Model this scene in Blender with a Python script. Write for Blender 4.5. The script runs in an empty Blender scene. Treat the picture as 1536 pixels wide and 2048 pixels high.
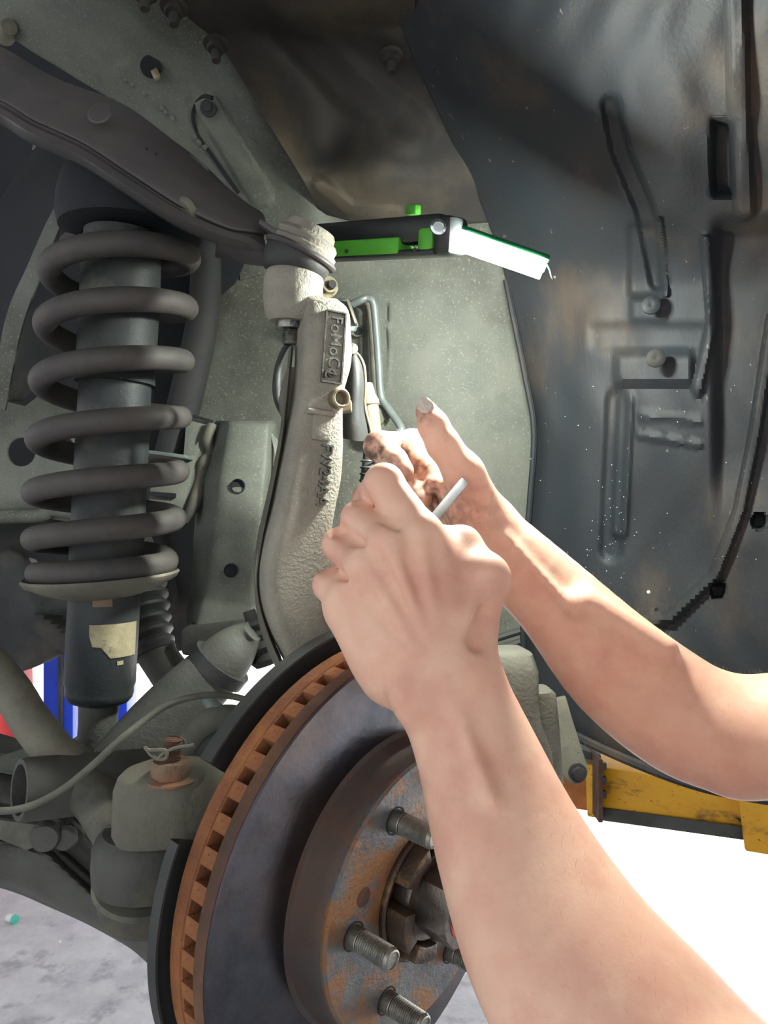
import bpy, bmesh, math, random
import numpy as np
from mathutils import Vector, Matrix
random.seed(7); np.random.seed(7)
sc = bpy.context.scene
F = 1540.0          # focal length in pixels of the 1536 x 2048 frame
H = 1.44            # eye height of the camera above the workshop floor
# ------------------------------------------------------------------ camera, sky, sun, exposure
cam = bpy.data.cameras.new('camera'); camo = bpy.data.objects.new('camera', cam)
sc.collection.objects.link(camo); sc.camera = camo
camo.location = (0, 0, H); camo.rotation_euler = (math.pi/2, 0, 0)
cam.sensor_fit = 'VERTICAL'; cam.sensor_height = 36.0; cam.lens = 36.0*F/2048; cam.clip_start = 0.01
w = bpy.data.worlds.new('world'); sc.world = w; w.use_nodes = True
w.node_tree.nodes['Background'].inputs[0].default_value = (0.93, 0.97, 1.0, 1)
w.node_tree.nodes['Background'].inputs[1].default_value = 1.5
sun = bpy.data.lights.new('sun', 'SUN'); suno = bpy.data.objects.new('sun', sun); sc.collection.objects.link(suno)
sun.energy = 42.0; sun.angle = 0.01; sun.color = (1, 0.97, 0.92)
suno.rotation_euler = Vector((0.50, 0.60, 0.62)).to_track_quat('Z', 'Y').to_euler()
sc.view_settings.view_transform = 'Standard'; sc.view_settings.look = 'None'
sc.view_settings.exposure = 0.0; sc.view_settings.gamma = 1.0; sc.view_settings.use_curve_mapping = False

# ------------------------------------------------------------------ helpers
def W(px, py, d): return Vector(((px-768)/F*d, d, H+(1024-py)/F*d))
def Ws(l): return [W(*p) for p in l]

def tagit(o, label=None, cat=None, group=None, kind=None):
    if label: o['label'] = label
    if cat: o['category'] = cat
    if group: o['group'] = group
    if kind: o['kind'] = kind
    return o
def thing(name, label, cat, loc=(0, 0, 0), rot=None, group=None):
    o = bpy.data.objects.new(name, None); sc.collection.objects.link(o)
    o.empty_display_size = 0.02
    m = (rot.to_4x4() if rot is not None else Matrix.Identity(4)); m.translation = Vector(loc)
    o.matrix_world = m
    return tagit(o, label, cat, group)
MATW = {}
def mesh_obj(name, vf, mat, parent=None, local=False, smooth=40, label=None, origin=None):
    """vf = (verts, faces); verts are world coordinates unless local. One mesh object."""
    vs, fs = vf
    vs = [Vector(v) for v in vs]
    me = bpy.data.meshes.new(name)
    o = bpy.data.objects.new(name, me); sc.collection.objects.link(o)
    if parent is not None:
        if not local:
            if parent.name not in MATW: MATW[parent.name] = world_of(parent).inverted()
            im = MATW[parent.name]; vs = [im @ v for v in vs]
        o.parent = parent
    elif not local:
        if origin is None:
            lo = Vector([min(v[i] for v in vs) for i in range(3)]); hi = Vector([max(v[i] for v in vs) for i in range(3)])
            origin = Vector(((lo.x+hi.x)/2, (lo.y+hi.y)/2, lo.z))
        vs = [v-Vector(origin) for v in vs]; o.location = origin
    me.from_pydata([tuple(v) for v in vs], [], [tuple(f) for f in fs]); me.validate()
    bm = bmesh.new(); bm.from_mesh(me); bmesh.ops.recalc_face_normals(bm, faces=bm.faces); bm.to_mesh(me); bm.free()
    if smooth:
        for p in me.polygons: p.use_smooth = True
        me.set_sharp_from_angle(angle=math.radians(smooth))
    if mat: me.materials.append(mat)
    if label: o['label'] = label
    return o
def world_of(o):
    m = o.matrix_basis.copy()
    while o.parent: o = o.parent; m = o.matrix_basis @ m
    return m
def join(*l):
    V = []; Fc = []
    for vs, fs in l:
        n = len(V); V += list(vs); Fc += [tuple(i+n for i in f) for f in fs]
    return V, Fc
def basis(axis, ref=None):
    a = Vector(axis).normalized(); r = Vector(ref) if ref is not None else Vector((0, 0, 1))
    if abs(a.dot(r.normalized())) > .98: r = Vector((1, 0, 0))
    u = r.cross(a).normalized(); v = a.cross(u).normalized(); return u, v, a
def catmull(pts, n):
    P = [np.array(p, float) for p in pts]
    if len(P) == 2: return [P[0]*(1-t)+P[1]*t for t in np.linspace(0, 1, n+1)]
    P = [2*P[0]-P[1]]+P+[2*P[-1]-P[-2]]; out = []
    for i in range(1, len(P)-2):
        for k in range(n):
            t = k/n; a, b, c, d = P[i-1:i+3]
            out.append(.5*((2*b)+(-a+c)*t+(2*a-5*b+4*c-d)*t*t+(-a+3*b-3*c+d)*t**3))
    out.append(P[-2]); return out
def tube(pts, r, n=14, sub=6, caps=True, flat=1.0):
    if not isinstance(r, (list, tuple)): r = [r]*len(pts)
    Q = catmull([tuple(p)+(rr,) for p, rr in zip(pts, r)], sub)
    C = [Vector(q[:3]) for q in Q]; R = [q[3] for q in Q]
    vs = []; fs = []; u = None
    for i, c in enumerate(C):
        t = (C[min(i+1, len(C)-1)]-C[max(i-1, 0)]).normalized()
        if u is None: u, v, _ = basis(t)
        else:
            u = (u-t*u.dot(t)).normalized(); v = t.cross(u)
        for k in range(n):
            a = 2*math.pi*k/n; vs.append(c+(u*math.cos(a)+v*math.sin(a)*flat)*R[i])
    for i in range(len(C)-1):
        for k in range(n): fs.append((i*n+k, i*n+(k+1) % n, (i+1)*n+(k+1) % n, (i+1)*n+k))
    if caps: fs.append(tuple(range(n))[::-1]); fs.append(tuple((len(C)-1)*n+k for k in range(n)))
    return vs, fs
def lathe(prof, org, axis, n=40, a0=0, a1=None, ref=None):
    u, v, a = basis(axis, ref); org = Vector(org); full = a1 is None
    m = n if full else n+1; span = 2*math.pi if full else a1-a0
    vs = []; fs = []
    for r, h in prof:
        for k in range(m):
            th = a0+span*k/n; vs.append(org+a*h+(u*math.cos(th)+v*math.sin(th))*r)
    for i in range(len(prof)-1):
        for k in range(n):
            k2 = (k+1) % m; fs.append((i*m+k, i*m+k2, (i+1)*m+k2, (i+1)*m+k))
    if full:
        if prof[0][0] > 1e-6: fs.append(tuple(range(m)))
        if prof[-1][0] > 1e-6: fs.append(tuple((len(prof)-1)*m+k for k in range(m)))
    return vs, fs
def lathe_open(prof, org, axis, n=40, a0=0, a1=None, ref=None):
    """closed profile ring (annulus solids)"""
    pr = list(prof)+[prof[0]]
    u, v, a = basis(axis, ref); org = Vector(org); full = a1 is None
    m = n if full else n+1; span = 2*math.pi if full else a1-a0
    vs = []; fs = []; q = len(prof)
    for r, h in prof:
        for k in range(m):
            th = a0+span*k/n; vs.append(org+a*h+(u*math.cos(th)+v*math.sin(th))*r)
    for i in range(q):
        j = (i+1) % q
        for k in range(n):
            k2 = (k+1) % m; fs.append((i*m+k, i*m+k2, j*m+k2, j*m+k))
    if not full:
        fs.append(tuple(i*m for i in range(q))); fs.append(tuple(i*m+n for i in range(q)))
    return vs, fs
def section(c, U, V, n=28, p=4.0):
    out = []
    for k in range(n):
        t = 2*math.pi*k/n; ct, st = math.cos(t), math.sin(t)
        out.append(Vector(c)+Vector(U)*math.copysign(abs(ct)**(2/p), ct)+Vector(V)*math.copysign(abs(st)**(2/p), st))
    return out
def loft(secs, cap=True):
    n = len(secs[0]); vs = [v for s in secs for v in s]; fs = []
    for i in range(len(secs)-1):
        for k in range(n): fs.append((i*n+k, i*n+(k+1) % n, (i+1)*n+(k+1) % n, (i+1)*n+k))
    if cap: fs.append(tuple(range(n))[::-1]); fs.append(tuple((len(secs)-1)*n+k for k in range(n)))
    return vs, fs
def bevel(vf, w, seg=2, ang=30):
    me = bpy.data.meshes.new('t'); me.from_pydata([tuple(v) for v in vf[0]], [], vf[1])
    bm = bmesh.new(); bm.from_mesh(me); bmesh.ops.recalc_face_normals(bm, faces=bm.faces)
    es = [e for e in bm.edges if len(e.link_faces) == 2 and e.calc_face_angle() > math.radians(ang)]
    bmesh.ops.bevel(bm, geom=es, offset=w, segments=seg, affect='EDGES', profile=0.5, clamp_overlap=True)
    vs = [v.co.copy() for v in bm.verts]; bm.verts.index_update()
    fs = [tuple(v.index for v in f.verts) for f in bm.faces]; bm.free(); bpy.data.meshes.remove(me); return vs, fs
def box(c, U, V, N, bev=0.0, seg=2):
    c, U, V, N = Vector(c), Vector(U), Vector(V), Vector(N)
    vs = [c+U*a+V*b+N*k for k in (-1, 1) for a, b in ((-1, -1), (1, -1), (1, 1), (-1, 1))]
    fs = [(0, 3, 2, 1), (4, 5, 6, 7), (0, 1, 5, 4), (1, 2, 6, 5), (2, 3, 7, 6), (3, 0, 4, 7)]
    return bevel((vs, fs), bev, seg) if bev else (vs, fs)
def extrude_poly(pts, N, bev=0.0, seg=2):
    N = Vector(N); n = len(pts); vs = [Vector(p) for p in pts]+[Vector(p)+N for p in pts]
    fs = [tuple(range(n))[::-1], tuple(range(n, 2*n))]+[(i, (i+1) % n, n+(i+1) % n, n+i) for i in range(n)]
    return bevel((vs, fs), bev, seg) if bev else (vs, fs)
def hexnut(org, axis, r, h, hole=0, flange=0, ref=None, rot=0):
    u, v, a = basis(axis, ref); org = Vector(org); vs = []; fs = []; n = 24
    def hexr(t): t = (t+rot) % (math.pi/3); return r*math.cos(math.pi/6)/math.cos(t-math.pi/6)
    rings = [(0, 'c'), (h*.10, 'x'), (h*.88, 'x'), (h, 'c')]
    for hh, kd in rings:
        for k in range(n):
            t = 2*math.pi*k/n; rr = hexr(t); rr = rr if kd == 'x' else min(rr, r*.885)
            vs.append(org+a*hh+(u*math.cos(t)+v*math.sin(t))*rr)
    for i in range(3):
        for k in range(n): fs.append((i*n+k, i*n+(k+1) % n, (i+1)*n+(k+1) % n, (i+1)*n+k))
    fs.append(tuple(range(n))[::-1]); fs.append(tuple(3*n+k for k in range(n)))
    if flange: return join((vs, fs), lathe([(flange*.9, -h*.12), (flange, -h*.06), (flange, h*.06), (r*.95, h*.2)], org, axis, 32))
    return vs, fs
def thread(org, axis, r, L, pitch=.0015, n=24, z0=0.0, tip=True):
    pr = []; z = z0; pr.append((r*.97, z))
    while z < L-pitch: pr += [(r*.86, z), (r, z+pitch*.5)]; z += pitch
    if tip: pr += [(r*.86, L-pitch*.2), (r*.78, L), (r*.70, L), (r*.66, L-.0008), (0, L-.0008)]
    return lathe(pr, org, axis, n)
def patch(grid, su=8, sv=8, thick=0.003, disp=None, back=(0, 1, 0)):
    """grid rows of (px,py,d) control points -> smooth sheet with thickness"""
    rows = [catmull(r, su) for r in grid]; rows = [list(c) for c in zip(*rows)]
    cols = [catmull(c, sv) for c in rows]; nu = len(cols); nv = len(cols[0])
    vs = []
    for c in cols:
        for q in c:
            d = q[2]+(disp(q[0], q[1]) if disp else 0); vs.append(W(q[0], q[1], d))
    fs = [(i*nv+j, (i+1)*nv+j, (i+1)*nv+j+1, i*nv+j+1) for i in range(nu-1) for j in range(nv-1)]
    if thick:
        b = Vector(back)*thick; N = len(vs); vs += [v+b for v in vs]
        fs += [tuple(k+N for k in f)[::-1] for f in fs]
        edge = [i*nv for i in range(nu)]+[(nu-1)*nv+j for j in range(1, nv)]+[i*nv+nv-1 for i in range(nu-2, -1, -1)]+[j for j in range(nv-2, 0, -1)]
        m = len(edge); fs += [(edge[i], edge[(i+1) % m], edge[(i+1) % m]+N, edge[i]+N) for i in range(m)]
    return vs, fs
def sm(x, a, b):
    t = min(1, max(0, (x-a)/(b-a))); return t*t*(3-2*t)
def seg_dist(px, py, pts):
    best = 1e9
    for (x0, y0), (x1, y1) in zip(pts[:-1], pts[1:]):
        dx, dy = x1-x0, y1-y0; t = max(0, min(1, ((px-x0)*dx+(py-y0)*dy)/(dx*dx+dy*dy)))
        best = min(best, math.hypot(px-x0-dx*t, py-y0-dy*t))
    return best
def bump_line(px, py, pts, w, h):
    d = seg_dist(px, py, pts); return h*(1-sm(d, w*.4, w))
def rectf(px, py, x0, x1, y0, y1, s):
    return sm(px, x0-s, x0+s)*(1-sm(px, x1-s, x1+s))*sm(py, y0-s, y0+s)*(1-sm(py, y1-s, y1+s))

def depth_on(grid, px, py, su=8, sv=8, disp=None):
    rows = [catmull(r, su) for r in grid]; rows = [list(c) for c in zip(*rows)]
    q = min((q for c in rows for q in catmull(c, sv)), key=lambda q: (q[0]-px)**2+(q[1]-py)**2)
    return q[2]+(disp(px, py) if disp else 0)
# ------------------------------------------------------------------ materials
def srgb(r, g, b):
    f = lambda c: ((c/255+.055)/1.055)**2.4 if c/255 > .04045 else c/255/12.92
    return (f(r), f(g), f(b), 1)
def mat(name, A, B=None, scale=30, rough=.6, metal=0, bump=.3, bscale=400, C=None, cscale=8, cth=.58, csoft=.06, bdist=.001, spec=.4, stretch=(1, 1, 1), speck=None, sth=.72, sscale=500):
    m = bpy.data.materials.new(name); m.use_nodes = True; nt = m.node_tree; N = nt.nodes; L = nt.links
    bs = N['Principled BSDF']; tc = N.new('ShaderNodeTexCoord'); mp = N.new('ShaderNodeMapping')
    mp.inputs['Scale'].default_value = stretch; L.new(tc.outputs['Object'], mp.inputs[0]); vec = mp.outputs[0]
    def noise(s, det=6, ro=.6):
        n = N.new('ShaderNodeTexNoise'); n.inputs['Scale'].default_value = s; n.inputs['Detail'].default_value = det
        n.inputs['Roughness'].default_value = ro; L.new(vec, n.inputs['Vector']); return n.outputs['Fac']
    def ramp(f, a, b):
        r = N.new('ShaderNodeMapRange'); r.inputs[1].default_value = a; r.inputs[2].default_value = b; L.new(f, r.inputs[0]); return r.outputs[0]
    def mix(f, a, b):
        x = N.new('ShaderNodeMix'); x.data_type = 'RGBA'; L.new(f, x.inputs[0])
        for i, c in ((6, a), (7, b)):
            if isinstance(c, tuple): x.inputs[i].default_value = c
            else: L.new(c, x.inputs[i])
        return x.outputs[2]
    col = A
    if B: col = mix(ramp(noise(scale), .35, .65), A, B)
    if C: col = mix(ramp(noise(cscale, 8, .65), cth-csoft, cth+csoft), col, C)
    if speck: col = mix(ramp(noise(sscale, 2, .5), sth, sth+.04), col, speck)
    if isinstance(col, tuple): bs.inputs['Base Color'].default_value = col
    else: L.new(col, bs.inputs['Base Color'])
    bs.inputs['Roughness'].default_value = rough; bs.inputs['Metallic'].default_value = metal
    bs.inputs['Specular IOR Level'].default_value = spec
    if bump:
        b = N.new('ShaderNodeBump'); b.inputs['Strength'].default_value = bump; b.inputs['Distance'].default_value = bdist
        L.new(noise(bscale, 4), b.inputs['Height']); L.new(b.outputs[0], bs.inputs['Normal'])
    return m
M = {}
M['apron'] = mat('apron_paint', srgb(106, 108, 98), srgb(90, 94, 86), 18, .6, 0, .35, 350, srgb(70, 69, 60), 6, .58, .1, speck=srgb(118, 121, 110), sth=.62, sscale=420)
M['arch'] = mat('dusty_arch', srgb(52, 49, 45), srgb(40, 42, 43), 9, .75, 0, .4, 250, srgb(88, 78, 62), 5, .6, .12)
M['liner'] = mat('liner_plastic', srgb(36, 42, 47), srgb(42, 43, 44), 10, .62, 0, .5, 300, srgb(72, 62, 52), 9, .62, .09, speck=srgb(100, 96, 88), sth=.73, sscale=160, stretch=(1, 1, .45))
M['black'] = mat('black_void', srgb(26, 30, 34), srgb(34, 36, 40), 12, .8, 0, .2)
M['darkplate'] = mat('dark_plate', srgb(44, 46, 48), srgb(58, 56, 54), 14, .75, 0, .4, 250, srgb(80, 76, 66), 7, .62, .1)
M['uca'] = mat('control_arm_steel', srgb(92, 86, 84), srgb(78, 76, 76), 16, .55, .15, .3, 500, srgb(66, 62, 60), 10, .6, .08)
M['spring'] = mat('spring_coating', srgb(66, 62, 61), srgb(80, 75, 70), 22, .62, 0, .5, 500, srgb(62, 60, 60), 12, .6, .05, speck=srgb(45, 42, 40), sth=.72)
M['shock'] = mat('shock_paint', srgb(42, 47, 50), srgb(56, 58, 55), 14, .55, .1, .4, 300, srgb(92, 88, 76), 12, .62, .07, speck=srgb(110, 112, 105), sth=.74)
M['dust'] = mat('dusty_steel', srgb(120, 116, 100), srgb(98, 97, 88), 20, .7, 0, .5, 300, srgb(64, 64, 58), 9, .58, .1, speck=srgb(52, 52, 48), sth=.70)
M['cast'] = mat('cast_knuckle', srgb(160, 155, 140), srgb(134, 130, 118), 14, .62, .1, 1.0, 420, srgb(96, 92, 84), 8, .62, .1, bdist=.0016)
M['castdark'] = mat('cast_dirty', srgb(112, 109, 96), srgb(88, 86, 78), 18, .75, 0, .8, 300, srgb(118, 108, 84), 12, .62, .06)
M['castlow'] = mat('cast_grease_letter_shade', srgb(82, 82, 76), srgb(62, 62, 58), 16, .7, 0, .7, 260, srgb(96, 90, 70), 10, .62, .07)  # greasy castings; also paints shadow contrast into the knuckle lettering
M['rust'] = mat('rust_edge', srgb(146, 92, 54), srgb(118, 74, 50), 30, .85, 0, .8, 500, srgb(168, 112, 64), 22, .6, .1, speck=srgb(90, 52, 34), sth=.68)
M['rustdark'] = mat('rust_dark', srgb(98, 68, 52), srgb(72, 56, 48), 30, .85, 0, .6, 400, srgb(118, 84, 60), 25, .6, .1)
M['rustnut'] = mat('rust_nut', srgb(132, 112, 92), srgb(112, 84, 66), 60, .7, .2, .7, 500, srgb(150, 104, 72), 40, .58, .08)
M['disc'] = mat('disc_face', srgb(76, 78, 86), srgb(58, 60, 66), 40, .33, .85, .15, 200, srgb(98, 84, 78), 9, .6, .14, stretch=(1, 1, 6))
_nt = M['disc'].node_tree; _tg = _nt.nodes.new('ShaderNodeTangent'); _tg.direction_type = 'RADIAL'; _tg.axis = 'Z'
_nt.nodes['Principled BSDF'].inputs['Anisotropic'].default_value = .8; _nt.links.new(_tg.outputs[0], _nt.nodes['Principled BSDF'].inputs['Tangent'])
M['hat'] = mat('hat_side', srgb(84, 76, 72), srgb(66, 62, 62), 20, .6, .3, .3, 300, srgb(100, 72, 56), 11, .58, .14)
M['hatface'] = mat('hat_face', srgb(118, 120, 118), srgb(84, 88, 92), 35, .5, .45, .6, 300, srgb(140, 100, 66), 24, .50, .05, speck=srgb(70, 60, 50), sth=.66)
M['steel'] = mat('stud_steel', srgb(150, 148, 138), srgb(112, 112, 108), 90, .38, .8, .3, 500, srgb(60, 60, 60), 60, .6, .05)
M['greasy'] = mat('greasy_hub', srgb(58, 50, 44), srgb(92, 74, 56), 45, .45, .3, .9, 250, srgb(128, 96, 62), 40, .58, .05)
M['axnut'] = mat('axle_nut', srgb(120, 112, 104), srgb(92, 84, 78), 50, .35, .75, .3, 300)
M['red'] = mat('red_paint_mark', srgb(176, 44, 40), srgb(150, 60, 54), 300, .5)
M['zinc'] = mat('zinc_bolt', srgb(168, 160, 136), srgb(140, 130, 104), 60, .4, .6, .3)
M['rubber'] = mat('rubber', srgb(46, 48, 48), srgb(58, 58, 56), 30, .6, 0, .3, 300)
M['hose'] = mat('dusty_hose', srgb(108, 106, 94), srgb(86, 86, 78), 40, .7, 0, .3)
M['pipe'] = mat('brake_pipe', srgb(130, 140, 136), srgb(112, 120, 118), 40, .45, .3, .2)
M['label'] = mat('old_label', srgb(176, 166, 132), srgb(150, 140, 112), 60, .7, 0, .6, 300, srgb(110, 104, 88), 45, .6, .04)
M['labelred'] = mat('label_faded', srgb(128, 102, 84), srgb(104, 90, 78), 80, .7)
M['green'] = mat('lamp_green', srgb(74, 158, 44), srgb(66, 144, 40), 30, .45, 0, .1)
M['darkgreen'] = mat('lamp_green_dark', srgb(16, 84, 48), None, 1, .5, 0, 0)
M['lampblack'] = mat('lamp_black', srgb(24, 28, 28), srgb(32, 36, 36), 30, .4, 0, .2)
M['chrome'] = mat('chrome', srgb(200, 205, 205), None, 1, .15, 1, 0)
M['yellow'] = mat('lift_yellow', srgb(232, 172, 34), srgb(214, 152, 30), 14, .5, 0, .3, 300, srgb(120, 92, 44), 14, .60, .04, speck=srgb(90, 70, 40), sth=.70, sscale=220, stretch=(.5, 1, 1.6))
M['yellowtop'] = mat('lift_worn', srgb(140, 110, 88), srgb(190, 138, 58), 16, .6, 0, .4, 300, srgb(96, 80, 72), 18, .58, .06)
M['orange'] = mat('lift_orange', srgb(190, 112, 44), srgb(150, 92, 50), 30, .6, 0, .4, 300)
M['blue'] = mat('lift_blue', srgb(24, 66, 200), srgb(20, 56, 176), 6, .4, 0, .05)
M['redpaint'] = mat('red_steel', srgb(196, 44, 36), srgb(180, 40, 36), 5, .5, 0, .05)
M['tool'] = mat('tool_steel', srgb(150, 150, 150), srgb(135, 135, 138), 60, .45, .2, .1)
M['floor'] = mat('concrete', srgb(206, 206, 208), srgb(184, 184, 188), 9, .8, 0, .9, 60, srgb(160, 160, 164), 7, .58, .05, bdist=.006, speck=srgb(205, 205, 200), sth=.72, sscale=30)
M['ceil'] = mat('sun_blocker_sheet', srgb(150, 150, 150), None, 1, .8, 0, 0)  # for the unseen sheet that blocks the sun
M['shirt'] = mat('black_shirt', srgb(30, 32, 38), srgb(24, 26, 30), 60, .85, 0, .3)
M['trouser'] = mat('navy_trousers', srgb(40, 46, 60), srgb(34, 38, 50), 60, .85, 0, .3)
M['hair'] = mat('brown_hair', srgb(62, 46, 34), srgb(48, 36, 28), 80, .6, 0, .5)
M['armhair'] = mat('fine_hair', srgb(190, 155, 130), None, 1, .5, 0, 0)
M['nail'] = mat('nail', srgb(214, 202, 190), srgb(186, 172, 160), 300, .35, 0, .1)
M['chip'] = mat('scrap', srgb(225, 228, 225), srgb(205, 210, 208), 30, .6)
M['chipteal'] = mat('scrap_teal', srgb(90, 190, 170), None, 1, .5, 0, 0)
def skin_mat():
    m = mat('skin', srgb(236, 192, 166), srgb(228, 176, 152), 38, .52, 0, .16, 600, srgb(218, 160, 140), 24, .58, .12, spec=.3, bdist=.0006)
    nt = m.node_tree; bs = nt.nodes['Principled BSDF']
    bs.inputs['Subsurface Weight'].default_value = .12; bs.inputs['Subsurface Radius'].default_value = (.01, .004, .002); bs.inputs['Subsurface Scale'].default_value = .5
    src = bs.inputs['Base Color'].links[0].from_socket
    at = nt.nodes.new('ShaderNodeAttribute'); at.attribute_name = 'grime'
    n = nt.nodes.new('ShaderNodeTexNoise'); n.inputs['Scale'].default_value = 130; n.inputs['Detail'].default_value = 5
    tc = nt.nodes.new('ShaderNodeTexCoord'); nt.links.new(tc.outputs['Object'], n.inputs['Vector'])
    mr = nt.nodes.new('ShaderNodeMapRange'); mr.inputs[1].default_value = .36; mr.inputs[2].default_value = .6; nt.links.new(n.outputs['Fac'], mr.inputs[0])
    mu = nt.nodes.new('ShaderNodeMath'); mu.operation = 'MULTIPLY'; nt.links.new(mr.outputs[0], mu.inputs[0]); nt.links.new(at.outputs['Fac'], mu.inputs[1])
    mx = nt.nodes.new('ShaderNodeMix'); mx.data_type = 'RGBA'; nt.links.new(mu.outputs[0], mx.inputs[0]); nt.links.new(src, mx.inputs[6]); mx.inputs[7].default_value = srgb(70, 52, 46)
    nt.links.new(mx.outputs[2], bs.inputs['Base Color']); return m
M['skin'] = skin_mat()
def emit(name, col, s):
    m = bpy.data.materials.new(name); m.use_nodes = True; b = m.node_tree.nodes['Principled BSDF']
    b.inputs['Emission Color'].default_value = col; b.inputs['Emission Strength'].default_value = s; b.inputs['Base Color'].default_value = col; return m
M['led'] = emit('led_strip', (0.95, 1.0, 0.92, 1), 1250)
# ------------------------------------------------------------------ setting
def struct(name, vf, m, **k): o = mesh_obj(name, vf, m, **k); o['kind'] = 'structure'; return o
struct('floor', ([(-9, -4, 0), (9, -4, 0), (9, 14, 0), (-9, 14, 0), (-9, -4, -.2), (9, -4, -.2), (9, 14, -.2), (-9, 14, -.2)],
       [(0, 1, 2, 3), (7, 6, 5, 4), (0, 4, 5, 1), (1, 5, 6, 2), (2, 6, 7, 3), (3, 7, 4, 0)]), M['floor'], smooth=0)
# unseen roof sheet added to block the sun; its edge draws the floor's daylight line
cz = 3.3; k_ = cz/.62; e0 = Vector((1.05+.5*k_, 2.05+.6*k_, cz)); e1 = Vector((-1.6+.5*k_, 3.75+.6*k_, cz)); dr = (e0-e1).normalized()
pA = e0+dr*9; pB = e1-dr*9; nb = Vector((dr.y, -dr.x, 0)); nb = nb if nb.y < 0 else -nb
struct('sun_blocker', extrude_poly([pA, pB, pB+nb*9, pA+nb*9], (0, 0, .05)), M['ceil'], smooth=0)

# ------------------------------------------------------------------ car body sheets
# dark space behind the spring
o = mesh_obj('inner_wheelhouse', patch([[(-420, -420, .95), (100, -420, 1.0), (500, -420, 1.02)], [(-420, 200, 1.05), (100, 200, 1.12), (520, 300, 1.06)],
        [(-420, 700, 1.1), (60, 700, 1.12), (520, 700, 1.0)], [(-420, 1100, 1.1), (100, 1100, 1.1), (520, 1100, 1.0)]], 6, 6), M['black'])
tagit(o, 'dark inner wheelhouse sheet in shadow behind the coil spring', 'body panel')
# grey apron strip running to the top left
def d_strip(x, y):
    h = bump_line(x, y, [(250, 140), (400, 260), (480, 340)], 26, -.002)
    # pressed rib with a round end near the arm
    h += -.006*(1-sm(seg_dist(x, y, [(416, 214), (520, 390)]), 20, 28))
    return h
g = [[(-120, -110, .80), (-40, -260, .72), (60, -420, .64), (130, -560, .74)], [(0, 52, .83), (90, -60, .76), (190, -150, .68), (330, -300, .78)], [(130, 142, .85), (240, 60, .79), (340, -20, .72), (480, -120, .82)],
     [(240, 208, .86), (340, 130, .81), (440, 70, .76), (600, 0, .86)], [(340, 275, .87), (420, 210, .83), (500, 170, .79), (660, 110, .88)], [(425, 345, .88), (480, 300, .85), (560, 270, .82), (700, 230, .92)],
     [(480, 420, .885), (560, 400, .87), (640, 385, .855), (760, 360, .94)], [(480, 560, .89), (560, 540, .885), (660, 520, .88), (780, 500, .87)]]
g_strip = g
def on_strip(x, y, o=0): return W(x, y, depth_on(g_strip, x, y)+d_strip(x, y)-o)
ap = thing('fender_apron', 'grey painted sheet apron with weld seam running from top left down behind the knuckle', 'body panel', W(300, 150, .8))
mesh_obj('upper_strip', patch(g, 26, 14, .002, d_strip), M['apron'], ap)
def d_main(x, y):
    h = .004*rectf(x, y, 722, 742, 630, 830, 3)+.007*bump_line(x, y, [(742, 600), (752, 800)], 3, 1)
    h += -.004*(1-sm(abs(x-778+(y-600)*.012), 0, 3))*(1 if 600 < y < 775 else 0)
    return h
g = [[(470, 380, .885), (620, 380, .87), (800, 380, .86), (980, 380, .85), (1120, 380, .85)], [(482, 530, .89), (640, 530, .885), (800, 530, .88), (960, 530, .87), (1100, 530, .87)],
     [(430, 600, .90), (600, 600, .89), (760, 600, .88), (930, 600, .88), (1100, 600, .88)], [(398, 700, .90), (560, 700, .89), (760, 700, .885), (930, 700, .88), (1100, 700, .89)],
     [(362, 830, .90), (560, 830, .90), (760, 830, .89), (930, 830, .88), (1100, 830, .89)], [(405, 1000, .90), (560, 1000, .90), (760, 1000, .89), (930, 1000, .88), (1100, 1000, .89)],
     [(440, 1240, .90), (560, 1240, .90), (700, 1260, .89), (900, 1400, .88), (1090, 1400, .89)]]
mesh_obj('lower_sheet', patch(g, 40, 26, .002, d_main), M['apron'], ap)
mesh_obj('pressed_rib_bolt', lathe([(0, -.002), (.009, -.002), (.009, .001), (.005, .002), (.005, .006), (0, .0065)], on_strip(417, 216, .001), (-.1, -1, -.2), 20), M['darkplate'], ap)
mesh_obj('seam_gap', tube([on_strip(x, y, .0005) for x, y in ((425, 196), (408, 193), (392, 208), (386, 235), (396, 268), (420, 305), (448, 345), (478, 386))], .0022, 8), M['black'], ap)
mesh_obj('clip_hole', lathe([(.0035, .004), (.011, .004), (.010, .0), (.0035, .0)], on_strip(303, 135, .006), (.1, -1, -.4), 16), M['black'], ap)
mesh_obj('clip', box(on_strip(313, 150, .010), (.0035, 0, .002), (-.002, 0, .0045), (0, .004, 0), .001), M['zinc'], ap, label='pale clip poking from the apron')
for i, (x, y) in enumerate([(252, 158), (266, 168), (290, 186), (324, 216), (330, 222), (345, 236), (352, 244), (364, 256), (372, 262), (384, 272), (398, 284), (410, 294)]):
    mesh_obj('sealer_blob', lathe([(0, -.001), (.0035, 0), (.0025, .0012), (0, .0016)], on_strip(x, y), (-.1, -1, -.4), 8), M['apron'], ap)
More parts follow.
